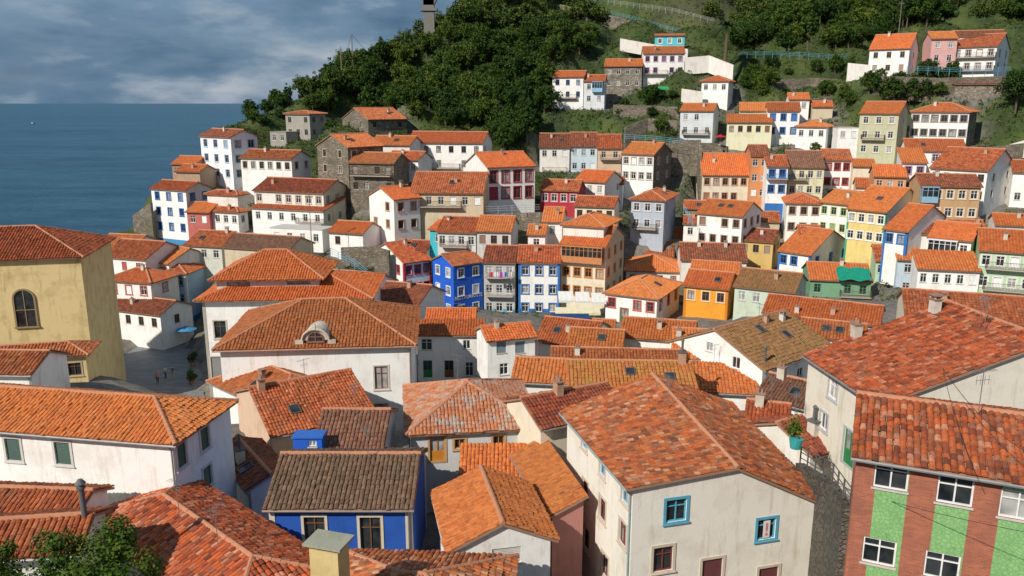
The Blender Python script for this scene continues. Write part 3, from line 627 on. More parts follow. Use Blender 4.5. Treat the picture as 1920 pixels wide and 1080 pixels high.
# ================================================================ LEFT MIDDLE
H('topmost red roof of the stepped cluster behind the church',245,468,128,12,178,-8,500,W,'L','clay',2,2,0)
H('second red roof of the stepped cluster with red windows behind the church',272,486,118,18,192,-9,530,W,'L','red',2,3,0,fc=REDT)
H('red roof beside the coast on the right of the stepped cluster',316,494,120,30,236,-8,540,W,'L','orange',2,3,1)
H('lowest small orange roof of the stepped cluster with white wall',282,530,112,15,198,-6,568,W,'hip','clay',1,3,1,sc=(.5,.12,.1))
H('white house with dark red roof at the edge of the paved square',300,590,108,22,203,-6,648,W,'L','dark',2,4,1,fc=WOODC,skip=0)
H('pale blue narrow house with blue trims beside the square',348,513,119,6,292,-6,608,(.42,.62,.80),'hip','red',3,2,0,sc=BLT,fc=WHT,plinth=(.05,.25,.55),cs=WHT,skip=0)
H('pale house with red roof above the narrow blue trimmed house',415,462,124,14,348,-8,500,(.6,.62,.55),'L','red',1,3,0,chim=[(0,.8,.9,1)])
H('long dark brown roof left of the long cream house',540,470,118,18,420,-7,500,BE,'L','brown',1,0,0,chim=[])
H('tall white house with blue trim on the cliff edge at the left',348,357,142,26,283,394,462,W,'L','red',4,3,2,sc=BLT,fc=BLT,wallr=(.5,.52,.5),plinth=(.05,.25,.5))  # grey right wall colour paints in the shade on that face
H('small red walled house with orange roof behind the tall blue trimmed house',392,398,139,12,350,-6,446,(.5,.14,.12),'L','orange',2,2,0)
h1=H('white house with boxy roof dormer above the coast',446,398,138,20,384,464,432,W,'hip','red',1,4,2,fc=WHT)
H('',445,366,140,20,388,462,386,W2,'hip','red',1,4,2,into=h1.root,ter=False,ws=(.9,1.1),fc=(.35,.3,.25))
h2=H('long white and cream house with two tiers of red eaves',606,396,134,20,472,648,446,W,'shedL','red',2,6,2,pit=12,wallr=C,bal=[(0,0,.0,.35)],chim=[])
H('',606,362,136,20,476,656,392,W2,'L','dark',1,7,3,into=h2.root,ter=False,wallr=C,sc=(.5,.42,.3))
H('white lower house under the long cream house',604,432,128,16,506,-4,474,W,'flat',(.55,.53,.5),1,4,0)
H('tall plain white block on the coast with dark hipped roof',432,257,152,40,375,482,352,(.82,.83,.84),'L','dark',4,3,2,sc=(.5,.6,.68),fc=(.3,.4,.5),skip=0,ws=(1.3,1.4))
H('long white house right of the tall plain white block',546,298,147,20,451,582,346,W,'L','red',2,6,2,fc=WOODC,sc=(.6,.58,.5))
H('small brown house with orange roof at the seaward edge',366,308,156,14,322,-6,340,(.42,.25,.16),'L','orange',2,3,0)
H('orange roof tucked beside the small brown seaward house',374,322,150,14,330,-5,345,(.42,.3,.2),'L','clay',1,0,0)
H('grey unfinished concrete house on the hill near the sea',580,214,184,26,535,610,276,(.35,.33,.28),'hip','red',3,3,2,fc=(.2,.2,.18),pit=12)
H('low grey ruin beside the unfinished concrete house',536,248,182,26,506,-5,276,(.33,.31,.27),'flat',(.3,.28,.25),1,2,0)
H('stone cottage with red gabled roof below the wood',690,224,186,50,642,762,256,'stone','R','red',2,2,3,fc=(.2,.12,.08))
H('large rubble stone house with terracotta roof and wooden balconies',652,276,142,44,594,718,372,'stone','R','clay',4,2,3,fc=(.15,.1,.07),bal=[(1,1,.1,.95),(1,2,.1,.95)],sc=(.45,.38,.3))
H('balconied house with stepped roofs right of the large stone house',738,306,139,14,655,-7,376,'stone','L','clay',2,4,0,bal=[(0,0,.05,.95)],fc=(.12,.08,.06),chim=[])
H('small white and pink house beneath stepped roofs left of the modern white house',784,300,146,18,724,-6,352,W,'L','red',2,3,0,plinth=(.5,.15,.2))
H('modern white house with long orange roof and dark windows',905,268,158,10,764,-9,326,W,'L','clay',2,6,2,fc=(.08,.08,.08),sc=None,bal=[(0,1,.3,.9)])
H('orange roof left of the modern white house',768,272,154,14,694,-7,310,W2,'L','orange',1,0,0)
H('white house with tall dark red window panels',914,314,134,66,873,1003,384,W,'R','orange',3,0,4,fc=RD,sc=(.3,.03,.03),ws=(1.3,1.9),chim=[(0,.5,.8,0)],skip=0)
H('beige house under a broad mottled red roof',906,362,127,5,770,-11,412,BE,'L','red',2,6,0,bal=[(0,0,.3,.9)],pit=26)
H('white gable cottage with orange roof above the stairway',738,374,124,50,692,787,444,W,'R','orange',3,2,2,sc=(.5,.35,.25),fc=WOODC)
H('small white house with orange roof near the lower stairs',680,438,122,20,617,-6,474,W,'L','orange',1,2,0,fc=WOODC)
H('teal sided house with red roof above the blue restaurant',892,436,119,12,820,-8,482,(.62,.63,.6),'L','red',2,4,0,wallr=TQ,bal=[(0,0,.2,.9)])
H('bright teal narrow house end with orange roof',835,432,121,30,806,-5,470,TQ,'L','orange',2,1,1)
H('white house with orange roof above the laundry balcony house',958,434,118,8,894,-8,470,(.6,.6,.58),'L','orange',2,4,0,fc=WOODC)
H('crimson painted house with white windows on the middle slope',1084,358,138,14,1013,-7,400,RD,'L','red',2,5,0,fc=WHT,sc=(.6,.4,.4),skip=0)
H('white house with red gabled roof above the crimson house',1134,342,143,30,1078,-8,404,W2,'L','orange',3,3,2)
H('small cream house with dark roof right of the crimson house',1152,388,131,15,1078,-6,420,C,'L','red',2,4,0,fc=WOODC)
H('small white house with orange roof left of the orange tower',1054,416,122,8,1018,-8,470,W,'L','orange',2,2,0)
H('tiny orange roofed annexe left of the orange tower',1022,440,119,8,990,-5,470,W,'L','orange',1,1,0)
H('leftmost brown roofed white house of the row below the wood',1068,276,166,4,1012,-10,322,W2,'L','dark',2,3,0,bal=[(0,1,.1,.9)],pit=26)
H('middle pale blue house of the row below the wood',1120,274,166,4,1070,-10,322,(.55,.66,.72),'L','dark',2,3,0,pit=26)
H('rightmost balconied house of the row below the wood',1166,278,165,4,1121,-10,322,PK,'L','red',2,2,0,bal=[(0,0,.1,.9)],pit=26)
H('white three storey house with stone side wall and orange roof',1226,290,150,32,1167,1260,362,W,'L','orange',3,4,2,sc=(.5,.42,.35),wallr='stone',skip=0)
H('pale blue grey house with red shaggy roof on the middle slope',1246,376,135,22,1184,1278,450,(.42,.48,.55),'hip','clay',3,3,2,bal=[(0,1,.2,.9)],sc=(.6,.6,.6))
H('large white house with orange roof and twin skylights',1392,406,129,36,1308,1438,474,W,'L','orange',3,4,3,sky=[(0,.4,.6),(0,.6,.6)],sc=(.45,.32,.25),fc=WOODC,cap=9)
H('tall steep orange roofed house with brown window frames',1404,328,150,6,1318,-12,384,C,'L','orange',2,5,0,pit=30,fc=(.35,.15,.08),sc=(.5,.3,.2))
H('narrow burnt orange house in the upper row',1442,292,148,8,1409,-8,380,(.62,.25,.10),'L','dark',4,2,0,fc=WHT,skip=0)
H('narrow white house with royal blue balconies in the upper row',1478,312,144,8,1439,-8,392,W,'L','red',3,3,0,sc=BLT,fc=BLT,plinth=BLT,bal=[(0,0,.0,1.)],balc=BLT)
H('cream house with dark slate coloured roof in the upper row',1546,314,146,10,1480,-10,384,(.72,.68,.45),'L','brown',3,4,0,bal=[(0,0,.5,1)],pit=27)
H('white house with red painted panels and red roof in the upper row',1597,300,151,12,1546,-8,356,W,'L','red',3,3,0,fc=REDT,sc=REDT)
H('white house with plain windows and rusty roof under the upper row',1541,382,135,14,1476,-8,440,W,'hip','clay',2,3,0,sc=(.4,.3,.2),fc=WOODC)
H('white gable house with green window frames under the upper row',1592,384,131,52,1538,1642,458,W,'L','orange',3,3,2,sc=(.6,.68,.4),fc=(.25,.4,.15))
H('yellow and green house with white gable end on the right slope',1662,398,122,48,1590,1738,484,(.74,.58,.22),'L','orange',3,4,2,sc=WHT,fc=WHT,wallr=W,cs=(.05,.35,.2))
H('low white and blue trimmed house with sweeping orange roof',1702,434,115,50,1658,1792,482,W,'L','orange',2,3,0,sc=BLT,fc=BLT,cs=BLT)
H('dark roof in front of the sweeping orange roof',1776,440,117,20,1708,-6,470,W2,'L','dark',1,0,0)
H('orange brown house with terracotta roof right of the stone terraces',1700,332,136,18,1640,-8,376,(.60,.32,.16),'L','orange',2,3,0)
H('white house with mauve trims and two tiled roofs on the right slope',1812,284,146,18,1700,-9,330,W,'L','clay',2,5,0,sc=(.4,.25,.35))
H('white house with purple framed windows at the bend of the right slope',1738,306,138,18,1693,-8,384,W,'shedL','orange',3,2,0,sc=(.35,.22,.35),fc=(.3,.2,.3),pit=14)
H('broad white house with brown roof near the right edge',1852,320,130,46,1745,1908,395,W,'L','red',3,5,2,fc=WOODC)
H('brown plastered house with blue glazed gallery near the right edge',1840,350,122,12,1728,-7,420,(.50,.33,.17),'L','dark',2,6,0,gal=[(0,0,.72,1.,(.25,.45,.6))],sc=(.7,.6,.45))
H('white house cut by the right edge with grey wall',1985,325,132,25,1900,-8,390,W,'L','clay',2,3,0)
H('olive beige three storey house with orange roof',1686,213,156,16,1613,1710,308,OG,'L','orange',3,3,1,sc=(.6,.6,.5),skip=0,bal=[(0,1,.3,.9)])
H('white house with two rows of paired windows under a wide red hipped roof',1818,210,158,20,1710,1872,276,W,'hip','clay',2,6,3,fc=(.2,.17,.15),sc=(.3,.27,.25),wallr='stone2',skip=0,ws=(1.15,1.25))
H('pale grey house with orange roof above the stone terraces',1338,208,174,20,1276,1364,268,(.62,.66,.68),'L','orange',2,3,1,bal=[(0,1,.1,.9)],cap=7)
H('cream house with double orange roofs on the upper right slope',1448,230,168,14,1364,-6,276,(.75,.72,.5),'shedL','orange',2,5,0,fc=WOODC,pit=14)
H('cream upper house with orange roof behind the double roofs',1462,208,176,14,1388,-8,245,(.75,.72,.5),'L','orange',1,3,0)
H('white and blue house stepped above the cream double roofed house',1500,208,170,14,1440,-8,270,W,'L','clay',3,3,0,sc=BLT,fc=BLT)
H('small white house at the very top of the stepped cluster',1518,186,178,12,1480,-6,212,W,'L','orange',1,2,0)
H('white house with pyramid orange roof right of the stepped cluster',1550,238,164,30,1494,-7,274,W,'hip','orange',1,3,1)
H('small orange roof up against the terraces',1562,200,176,12,1524,-5,216,BE,'L','orange',1,0,0)
H('small white block left of the olive beige house',1612,240,160,10,1572,-5,282,W,'flat',(.5,.48,.45),2,2,0)
H('white house with orange gabled roofs beneath the wood',1094,144,198,14,1036,-7,206,W,'L','orange',3,3,0,bal=[(0,1,.2,.9)],fc=BLT)
H('grey roofed extension with blue bays beneath the wood',1134,152,197,10,1095,-7,204,(.7,.72,.74),'L','clay',2,2,0,gal=[(0,0,.1,.6,(.3,.5,.65))])
H('brown stone house with orange roof on the upper hillside',1204,124,206,10,1134,-9,168,'stone2','L','orange',2,4,0,fc=WHT)
H('white house with mauve windows and red roof on the upper hillside',1284,100,207,6,1207,-9,152,W,'L','clay',2,5,0,fc=(.25,.1,.25),sc=(.5,.4,.45),bal=[(0,1,.4,.95)])
H('turquoise cottage high on the hillside',1284,67,226,8,1229,-6,88,(.10,.55,.62),'L','orange',1,3,0,pit=10,sc=WHT)
H('low white house with pyramid orange roof below the palm tree',1366,152,188,20,1316,1391,196,W,'hip','orange',1,3,1,cap=7)
H('white house with brown shutters and tall orange roof on the upper right',1706,90,181,16,1631,1729,140,W,'L','orange',2,3,1,fc=(.3,.18,.1),pit=32,skip=0)
H('pink house beside the balconied white house at the upper right',1796,72,180,14,1748,-8,146,(.66,.38,.36),'L','orange',3,2,0,chim=[])
H('white balconied house with brown roof at the top right',1870,86,176,18,1766,1893,146,W,'L','red',3,5,2,bal=[(0,0,.0,.9),(0,1,.0,.9)],sc=(.3,.22,.18))
H('small dormer roofed upper floor behind the balconied white house',1886,66,182,18,1790,-6,90,W,'L','dark',1,4,0,ter=False,chim=[])
H('low stone shed on the right hillside',1880,158,170,10,1792,-4,176,'stone2','shedL','dark',1,3,0,pit=6)
H('small beige house with red roof behind the ochre yellow house',1462,416,137,12,1422,-6,448,BE,'L','red',2,3,0,fc=WHT)
H('little white house wedged above the white gable house with green frames',1652,352,142,18,1606,-6,384,W2,'L','clay',1,3,0)
H('small green walled house with dark roof left of the narrow pale green house',1642,466,125,15,1602,-6,505,(.35,.5,.35),'L','dark',2,2,0,fc=WHT)
H('orange roofed cottage before the grey stone wall at the right edge',1935,424,117,20,1868,-6,455,W,'L','orange',1,3,0,fc=WOODC)
H('low white house with orange roof under the yellow edged awning',1150,626,96,10,1072,-5,650,W,'L','orange',1,3,0,chim=[])
H('small red roof behind the big mansion ridge',690,592,92,12,630,-5,620,W2,'L','red',1,0,0)
H('small white house below the red windowed house with hipped roof',1258,628,93,12,1186,-5,655,W,'L','clay',1,3,0)
H('grey stone cottage below the tall steep orange roofed house',1330,392,142,16,1282,-5,420,'stone2','L','clay',1,2,0,fc=WHT)
H('small white house with red roof right of the pale blue grey house',1308,420,138,14,1282,-5,450,W,'L','red',1,1,0)
H('cream cottage with orange roof under the olive beige house',1640,312,148,14,1600,-5,335,C,'L','orange',1,2,0)
H('long low roof below the brown plastered house',1850,432,115,12,1790,-5,452,W2,'L','red',1,2,0)
H('white annexe left of the white three storey house',1168,345,149,10,1140,-5,372,W,'L','red',1,1,0)
H('low white house with brown roof between the stone stairs and the teal house',800,470,121,12,742,-5,494,W,'L','dark',1,3,0)
H('white narrow house left of the white house with green window frames',1540,440,128,12,1500,-5,470,W,'L','red',1,2,0,fc=GRN)
# ================================================================ retaining walls
ST1=stone(); STW=stucco(W2); ST2=stone((.34,.29,.22),(.18,.15,.12),1.5)
def wallp(label,pts,h,mat,th=.5,ctrl=True):
    P=[at(*p) for p in pts]; mb=MB()
    for i in range(len(P)-1):
        a,b=P[i],P[i+1]; d=(b-a); n=Vector((-d.y,d.x,0)).normalized()*th*.5
        vs=[]
        for q in (a,b):
            for s in (-1,1):
                vs+= [q+n*s-Vector((0,0,h+2)),q+n*s]
        mb.add(vs,[(0,1,5,4),(2,3,7,6),(1,3,7,5),(0,2,3,1),(4,6,7,5)],0)
    o=mb.build('retaining_wall',[mat]); tag(o,label,'wall')
    if ctrl:
        for q in P: CTRL.append((q.x,q.y+1.,q.z-.8-h*.5))
wallp('rubble stone terrace wall left of the tall steep orange roof',[(1260,262,160),(1312,262,158),(1316,330,152)],5,ST1)
wallp('stone terrace wall below the pale grey house',[(1232,268,166),(1340,268,166),(1365,275,164)],4,ST1)
wallp('stone terrace wall right of the beige house',[(905,402,128),(1012,398,128)],4.5,ST2)
wallp('stone wall along the foot of the wooded slope',[(1150,196,190),(1275,200,186)],3,ST1)
wallp('stone terrace wall below the olive beige house',[(1560,285,154),(1640,310,150)],4,ST1)
wallp('long pale path wall climbing across the top of the hill',[(1050,8,268),(1160,32,258),(1250,58,250),(1340,78,240)],1.6,ST2,ctrl=False)
wallp('white terrace wall beneath the mauve windowed house',[(1285,108,200),(1330,104,200),(1376,122,196)],2,STW)
wallp('white garden wall beside the pyramid roofed house',[(1278,166,189),(1318,172,188)],2.5,STW)
wallp('white stepped wall below the turquoise cottage',[(1163,72,222),(1230,84,220),(1290,92,218)],1.2,STW)
wallp('white terrace wall left of the house with brown shutters',[(1590,118,186),(1632,122,184)],2.5,STW)
wallp('stone wall beneath the top right houses',[(1640,142,176),(1760,146,174),(1900,142,172)],3,ST1)
wallp('rubble wall under the white house with paired windows',[(1800,282,150),(1920,268,148)],4,ST1)
wallp('grey stone wall at the right edge above the green house',[(1850,398,124),(1960,404,120)],3.5,ST2)
wallp('stone wall at the cliff edge left of the tall blue trimmed house',[(250,404,146),(284,380,144)],5,ST1)
wallp('stone wall beside the stairway below the gable cottage',[(640,464,120),(700,462,119),(730,470,118)],3.5,ST1)
wallp('pale sloping ramp wall above the right edge roofs',[(1820,292,150),(1925,262,148)],1.2,STW,ctrl=False)
wallp('lower stone terrace wall on the grassy slope under the pyramid roofed house',[(1390,205,182),(1480,190,182),(1560,180,184)],2.2,ST1)
wallp('rough stone wall across the scrub right of the palm tree',[(1430,150,196),(1520,146,196),(1600,150,192)],2.2,ST1)
wallp('stepped stone wall between the pale grey house and the row below the wood',[(1172,238,176),(1215,222,178),(1270,226,176)],3,ST1)
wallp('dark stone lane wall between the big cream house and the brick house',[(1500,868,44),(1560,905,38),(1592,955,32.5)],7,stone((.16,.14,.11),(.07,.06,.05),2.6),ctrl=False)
# ================================================================ terrain
for p in [(440,238,190),(500,215,197),(560,190,205),(620,168,215),(700,128,226),(800,80,236),(870,38,242),(930,-10,255),(760,190,200),(850,235,176),(950,270,172),(1000,220,178),(1000,130,205),(900,120,215),
          (1050,70,228),(1100,40,240),(1200,40,245),(1300,50,240),(1400,90,215),(1500,95,212),(1600,85,208),(1740,40,215),(1900,40,210),(1000,-30,285),(1300,-60,300),(1600,-60,290),(1900,-60,270),(1450,150,190),(1560,150,188),
          (1250,180,190),(1700,170,168),(1500,40,235),(1650,10,240),(1180,250,172),(1240,240,175),(1900,180,165),(640,235,172),(560,262,166),(760,240,172)]:
    q=at(*p); CTRL.append((q.x,q.y,q.z))
for c in [(-60,262,8),(-45,300,5),(-20,330,25),(-92,215,-6),(-76,176,8),
          (200,200,65),(300,150,80),(200,100,50),(150,60,35),(300,350,110),(60,400,95),(150,330,100),(0,400,40),(0,-20,34),(-60,0,22),(80,0,34),(40,10,30),(0,8,28),(-8,12,26),(-20,18,20),(400,500,120)]: CTRL.append(c)
PZ=6.0
plz=[atz(*p,PZ) for p in [(150,722),(205,690),(235,655),(300,628),(362,628),(378,700),(384,752),(250,775)]]
for q in plz: CTRL.append((q.x,q.y,PZ-.3))
cen=sum(plz,Vector())/len(plz); CTRL.append((cen.x,cen.y,PZ-.3))
ctr=np.array(CTRL)
CY=[-60,40,60,100,130,155,190,215,260,300,340,400,720]; CX=[-150,-125,-110,-84,-76,-70,-69,-63,-50,-36,-16,20,210]
def terr(X,Yv):
    X=np.asarray(X,float).ravel();Yv=np.asarray(Yv,float).ravel(); out=np.zeros(len(X))
    for i in range(0,len(X),4000):
        d2=(X[i:i+4000,None]-ctr[None,:,0])**2+(Yv[i:i+4000,None]-ctr[None,:,1])**2
        w=1/(d2+9.)**1.9; out[i:i+4000]=(w*ctr[None,:,2]).sum(1)/w.sum(1)
    xc=np.interp(Yv,CY,CX); k=np.clip((xc-X)/9,0,1); k=k*k*(3-2*k); out=out*(1-k)-9*k
    for (x0,y0,dL,dR,wl,wr,bz) in FOOT:
        dx=X-x0; dy=Yv-y0; a=dx*dL[0]+dy*dL[1]; b=dx*dR[0]+dy*dR[1]
        ms=(a>-1.6)&(a<wl+1.6)&(b>-2.6)&(b<wr+1.4)
        out[ms]=np.minimum(out[ms],bz+.1)
    return out
def hdist(X,Yv):
    X=np.asarray(X,float).ravel();Yv=np.asarray(Yv,float).ravel(); out=np.full(len(X),99.)
    for (x0,y0,dL,dR,wl,wr,bz) in FOOT:
        dx=X-x0; dy=Yv-y0; a=dx*dL[0]+dy*dL[1]; b=dx*dR[0]+dy*dR[1]
        da=np.maximum(np.maximum(-a,a-wl),0); db=np.maximum(np.maximum(-b,b-wr),0); out=np.minimum(out,np.hypot(da,db))
    return out
def axis(a,b,c,d,f,g): return np.concatenate([np.arange(a,b,g),np.arange(b,c,f),np.arange(c,d,g)])
xs=axis(-420,-130,130,560,1.6,20); ys=np.concatenate([np.arange(-60,0,10),np.arange(0,310,1.6),np.arange(310,720,20)])
GX,GY=np.meshgrid(xs,ys); Z=terr(GX,GY); HD=hdist(GX,GY)
def inplz(x,y):
    c=False; n=len(plz)
    for i in range(n):
        a,b=plz[i],plz[(i+1)%n]
        if (a.y>y)!=(b.y>y) and x<(b.x-a.x)*(y-a.y)/(b.y-a.y)+a.x: c=not c
    return c
fx,fy=GX.ravel(),GY.ravel()
Z+=np.where((fy>150)&(HD>5),nr.normal(0,.2,len(Z)),0)
for i in np.where((abs(fx-cen.x)<30)&(abs(fy-cen.y)<30))[0]:
    if inplz(fx[i],fy[i]): Z[i]=PZ-.25
green=np.clip((HD-1.2)/2.5,0,1)*np.clip((fy-105)/20,0,1)
nx,ny=len(xs),len(ys)
me=bpy.data.meshes.new('terrain'); me.from_pydata(np.stack([fx,fy,Z],1).tolist(),[],[(j*nx+i,j*nx+i+1,(j+1)*nx+i+1,(j+1)*nx+i) for j in range(ny-1) for i in range(nx-1)])
at_=me.attributes.new('green','FLOAT','POINT'); at_.data.foreach_set('value',green.astype(np.float32))
me.polygons.foreach_set('use_smooth',[True]*len(me.polygons))
m,nt,b=newmat('hillside'); tc=nd(nt,'ShaderNodeTexCoord'); A_=nd(nt,'ShaderNodeAttribute',attribute_name='green')
n1=nd(nt,'ShaderNodeTexNoise',{'Vector':tc.outputs['Object'],'Scale':.12,'Detail':8.}); n2=nd(nt,'ShaderNodeTexNoise',{'Vector':tc.outputs['Object'],'Scale':.9,'Detail':8.,'Roughness':.7})
gcol=ramp(nt,n1.outputs[0],[(.3,(.018,.034,.008)),(.5,(.04,.07,.012)),(.7,(.085,.11,.022))])
gcol=mix(nt,ramp(nt,n2.outputs[0],[(.5,(0,0,0)),(.68,(.75,)*3)]),gcol,(.095,.078,.045))
scol=ramp(nt,n2.outputs[0],[(.3,(.09,.08,.07)),(.55,(.19,.17,.145)),(.75,(.28,.25,.21))])
c=mix(nt,A_.outputs['Fac'],scol,gcol)
geo=nd(nt,'ShaderNodeNewGeometry'); sz=nd(nt,'ShaderNodeSeparateXYZ',{0:geo.outputs['Normal']})
c=mix(nt,ramp(nt,sz.outputs[2],[(.3,(.8,)*3),(.48,(0,0,0))]),c,(.13,.11,.075))
nt.links.new(c,b.inputs['Base Color']); b.inputs['Roughness'].default_value=.95; bump(nt,b,n2.outputs[0],.8,.4)
me.materials.append(m); tag(link('hillside',me),'green and rocky coastal hillside beneath the village','hill',kind='structure')
pm=MB(); n=len(plz); pm.add([(q.x,q.y,PZ) for q in plz]+[(q.x,q.y,PZ-.6) for q in plz],[tuple(range(n))]+[(i,(i+1)%n,n+(i+1)%n,n+i) for i in range(n)])
m,nt,b=newmat('paving'); tc=nd(nt,'ShaderNodeTexCoord')
bt=nd(nt,'ShaderNodeTexBrick',{'Vector':tc.outputs['Object'],'Color1':(.15,.155,.165,1),'Color2':(.22,.225,.23,1),'Mortar':(.08,.08,.08,1),'Scale':1.,'Mortar Size':.02,'Brick Width':1.2,'Row Height':.6})
nt.links.new(bt.outputs[0],b.inputs['Base Color']); b.inputs['Roughness'].default_value=.6
tag(pm.build('plaza',[m]),'dark paved square between the church and the grand house','pavement',kind='structure')
sm=MB(); sm.add([(-60000,-2000,0),(60000,-2000,0),(60000,60000,0),(-60000,60000,0)],[(0,1,2,3)])
m,nt,b=newmat('sea_water'); tc=nd(nt,'ShaderNodeTexCoord')
mp=nd(nt,'ShaderNodeVectorMath',{0:tc.outputs['Object'],1:(.35,1.,1.)},operation='MULTIPLY')
n1=nd(nt,'ShaderNodeTexNoise',{'Vector':mp.outputs[0],'Scale':.35,'Detail':6.,'Roughness':.65}); n2=nd(nt,'ShaderNodeTexNoise',{'Vector':mp.outputs[0],'Scale':.006,'Detail':10.,'Roughness':.75}); n3=nd(nt,'ShaderNodeTexNoise',{'Vector':mp.outputs[0],'Scale':.06,'Detail':8.,'Roughness':.8})
sc_=ramp(nt,n2.outputs[0],[(.35,(.018,.07,.125)),(.65,(.04,.13,.20))])
sc_=mix(nt,ramp(nt,n3.outputs[0],[(.45,(0,0,0)),(.65,(.6,)*3)]),sc_,(.07,.17,.25))
nt.links.new(sc_,b.inputs['Base Color'])
b.inputs['Roughness'].default_value=.35; b.inputs['IOR'].default_value=1.2; bump(nt,b,n1.outputs[0],1.,2.)
tag(sm.build('sea',[m]),'deep blue sea reaching the horizon','sea',kind='structure')
# ================================================================ vegetation
def leaves(cents,rads,nleaf,ls,flat=1.):
    n=len(cents)*nleaf; c=np.repeat(cents,nleaf,0); r=np.repeat(rads,nleaf)
    d=nr.normal(size=(n,3)); d/=np.linalg.norm(d,axis=1)[:,None]
    p=c+d*(r*nr.uniform(.5,1.15,n))[:,None]*np.array([1,1,flat])
    nn=d+nr.normal(0,.5,(n,3))+np.array([0,0,.35]); nn/=np.linalg.norm(nn,axis=1)[:,None]
    t=np.cross(nn,nr.normal(size=(n,3))); t/=np.linalg.norm(t,axis=1)[:,None]; q=np.cross(nn,t)
    s=(ls*nr.uniform(.55,1.3,n))[:,None]
    v=np.stack([p-t*s,p-q*s*.6,p+t*s,p+q*s*.6],1).reshape(-1,3)
    cr=np.repeat(nr.uniform(0,1,len(cents)),nleaf)*.6+nr.uniform(0,.4,n)
    return v,n,cr
def leafmesh(name,cents,rads,nleaf,ls,mat,flat=1.):
    v,n,cr=leaves(cents,rads,nleaf,ls,flat); me=bpy.data.meshes.new(name)
    me.from_pydata(v.tolist(),[],np.arange(4*n).reshape(-1,4).tolist()); me.materials.append(mat)
    uv=me.uv_layers.new(name='UVMap'); a=np.zeros((4*n,2),np.float32); a[:,0]=np.repeat(cr,4); uv.data.foreach_set('uv',a.ravel()); return me
BARK=plain((.12,.085,.055),.95)
def clumps(rx,rz,hc,nc):
    d=nr.normal(size=(nc,3)); d/=np.linalg.norm(d,axis=1)[:,None]; d[:,2]=np.abs(d[:,2])*np.where(nr.rand(nc)<.25,-.6,1)
    return d*nr.uniform(.4,1.0,nc)[:,None]*np.array([rx,rx,rz])+np.array([nr.uniform(-.5,.5),nr.uniform(-.5,.5),hc])
def tree_variant(rx,rz,hc,nc,nleaf,ls,mat):
    c=clumps(rx,rz,hc,nc)
    cm=leafmesh('crown',c,nr.uniform(.12,.25,nc)*rx,nleaf,ls,mat)
    t=MB(); t.tube((0,0,-1),(.1,0,hc*.6),.22,.15,7); t.tube((.1,0,hc*.6),(0,.1,hc+rz*.4),.15,.04,6)
    for k in range(5):
        e=c[k]; t.tube((.08,0,hc*.45+.25*k),tuple(e),.09,.03,5)
    return cm,t.mesh('trunk',[BARK])
TV=[tree_variant(3.3,2.9,3.4,130,36,.21,LEAF),tree_variant(2.6,3.0,3.5,105,36,.20,LEAF),tree_variant(4.0,3.0,3.5,160,36,.22,LEAF),tree_variant(2.2,2.0,2.1,75,34,.18,LEAF),tree_variant(1.9,3.8,4.2,90,34,.2,LEAF)]
def inpoly(x,y,P):
    c=False
    for i in range(len(P)):
        a,b=P[i],P[(i+1)%len(P)]
        if (a[1]>y)!=(b[1]>y) and x<(b[0]-a[0])*(y-a[1])/(b[1]-a[1])+a[0]: c=not c
    return c
FP1=[(560,205),(620,170),(700,128),(800,80),(870,35),(900,-40),(1040,-40),(1130,60),(1110,100),(1036,125),(1028,215),(1005,250),(1000,292),(930,290),(925,250),(760,240),(640,215)]
FP2=[(1385,98),(1345,64),(1300,30),(1200,10),(1120,-5),(1040,-110),(1960,-140),(1970,60),(1900,50),(1740,50),(1728,70),(1628,85),(1600,108)]
FP3=[(1590,200),(1640,165),(1790,160),(1800,185),(1700,205)]
FP4=[(1390,140),(1400,125),(1440,128),(1440,175),(1392,180)]
FP5=[(440,245),(480,220),(530,205),(560,195),(560,215),(480,250)]
PIER=at(806,86,238); placed=[(PIER.x,PIER.y),(PIER.x-2,PIER.y-4),(PIER.x+1,PIER.y-4),(PIER.x,PIER.y-8)]
PALM=at(1360,108,203); pz_=float(terr([PALM.x],[PALM.y])[0]); PALM.z=max(PALM.z,pz_)
for k in range(5): placed.append((PALM.x-k*.9,PALM.y-k*3.2)); placed.append((PALM.x+2.4-k*.9,PALM.y-k*3.2)); placed.append((PALM.x-2.4-k*.9,PALM.y-k*3.2))
placed.append((PALM.x+1,PALM.y+4))
BUDGET=[292]; STUFFC=[];STUFFR=[]
def ttree(x,y,z,s,v,label,group):
    e=empty('tree',(x,y,z-.3),rnd.uniform(0,6.28),label,'tree',group); e.scale=(s,s,s*rnd.uniform(.85,1.15))
    link('trunk',TV[v][1],e); link('crown',TV[v][0],e); BUDGET[0]-=1
def scatter(poly,nmax,sp,vs,smin,smax,label,group,yr,xr=(-90,140),N=30000,indiv=999):
    Xc=nr.uniform(xr[0],xr[1],N);Yc=nr.uniform(yr[0],yr[1],N); 
    Zc=terr(Xc,Yc); D=hdist(Xc,Yc); got=[]
    for x,y,z,d in zip(Xc,Yc,Zc,D):
        px,py=proj(x,y,z)
        if d<2.5 or not inpoly(px,py,poly): continue
        if any((x-a)**2+(y-b_)**2<sp*sp for a,b_ in placed): continue
        placed.append((x,y)); got.append((y,x,z,px,py))
        if len(got)>=nmax: break
    got.sort()
    for i,(y,x,z,px,py) in enumerate(got):
        s=rnd.uniform(smin,smax)
        if i<indiv and -40<px<1960: ttree(x,y,z,s,rnd.choice(vs),label,group)
        else:
            c=clumps(3.3*s,2.9*s,3.2*s,52)+np.array([x,y,z]); STUFFC.append(c); STUFFR.append(nr.uniform(.18,.3,52)*3.3*s)
scatter(FP3,22,2.6,[3,1],.7,1.0,'bushy tree between the terraces left of the paired window house','bushy trees on the right terrace',(150,200))
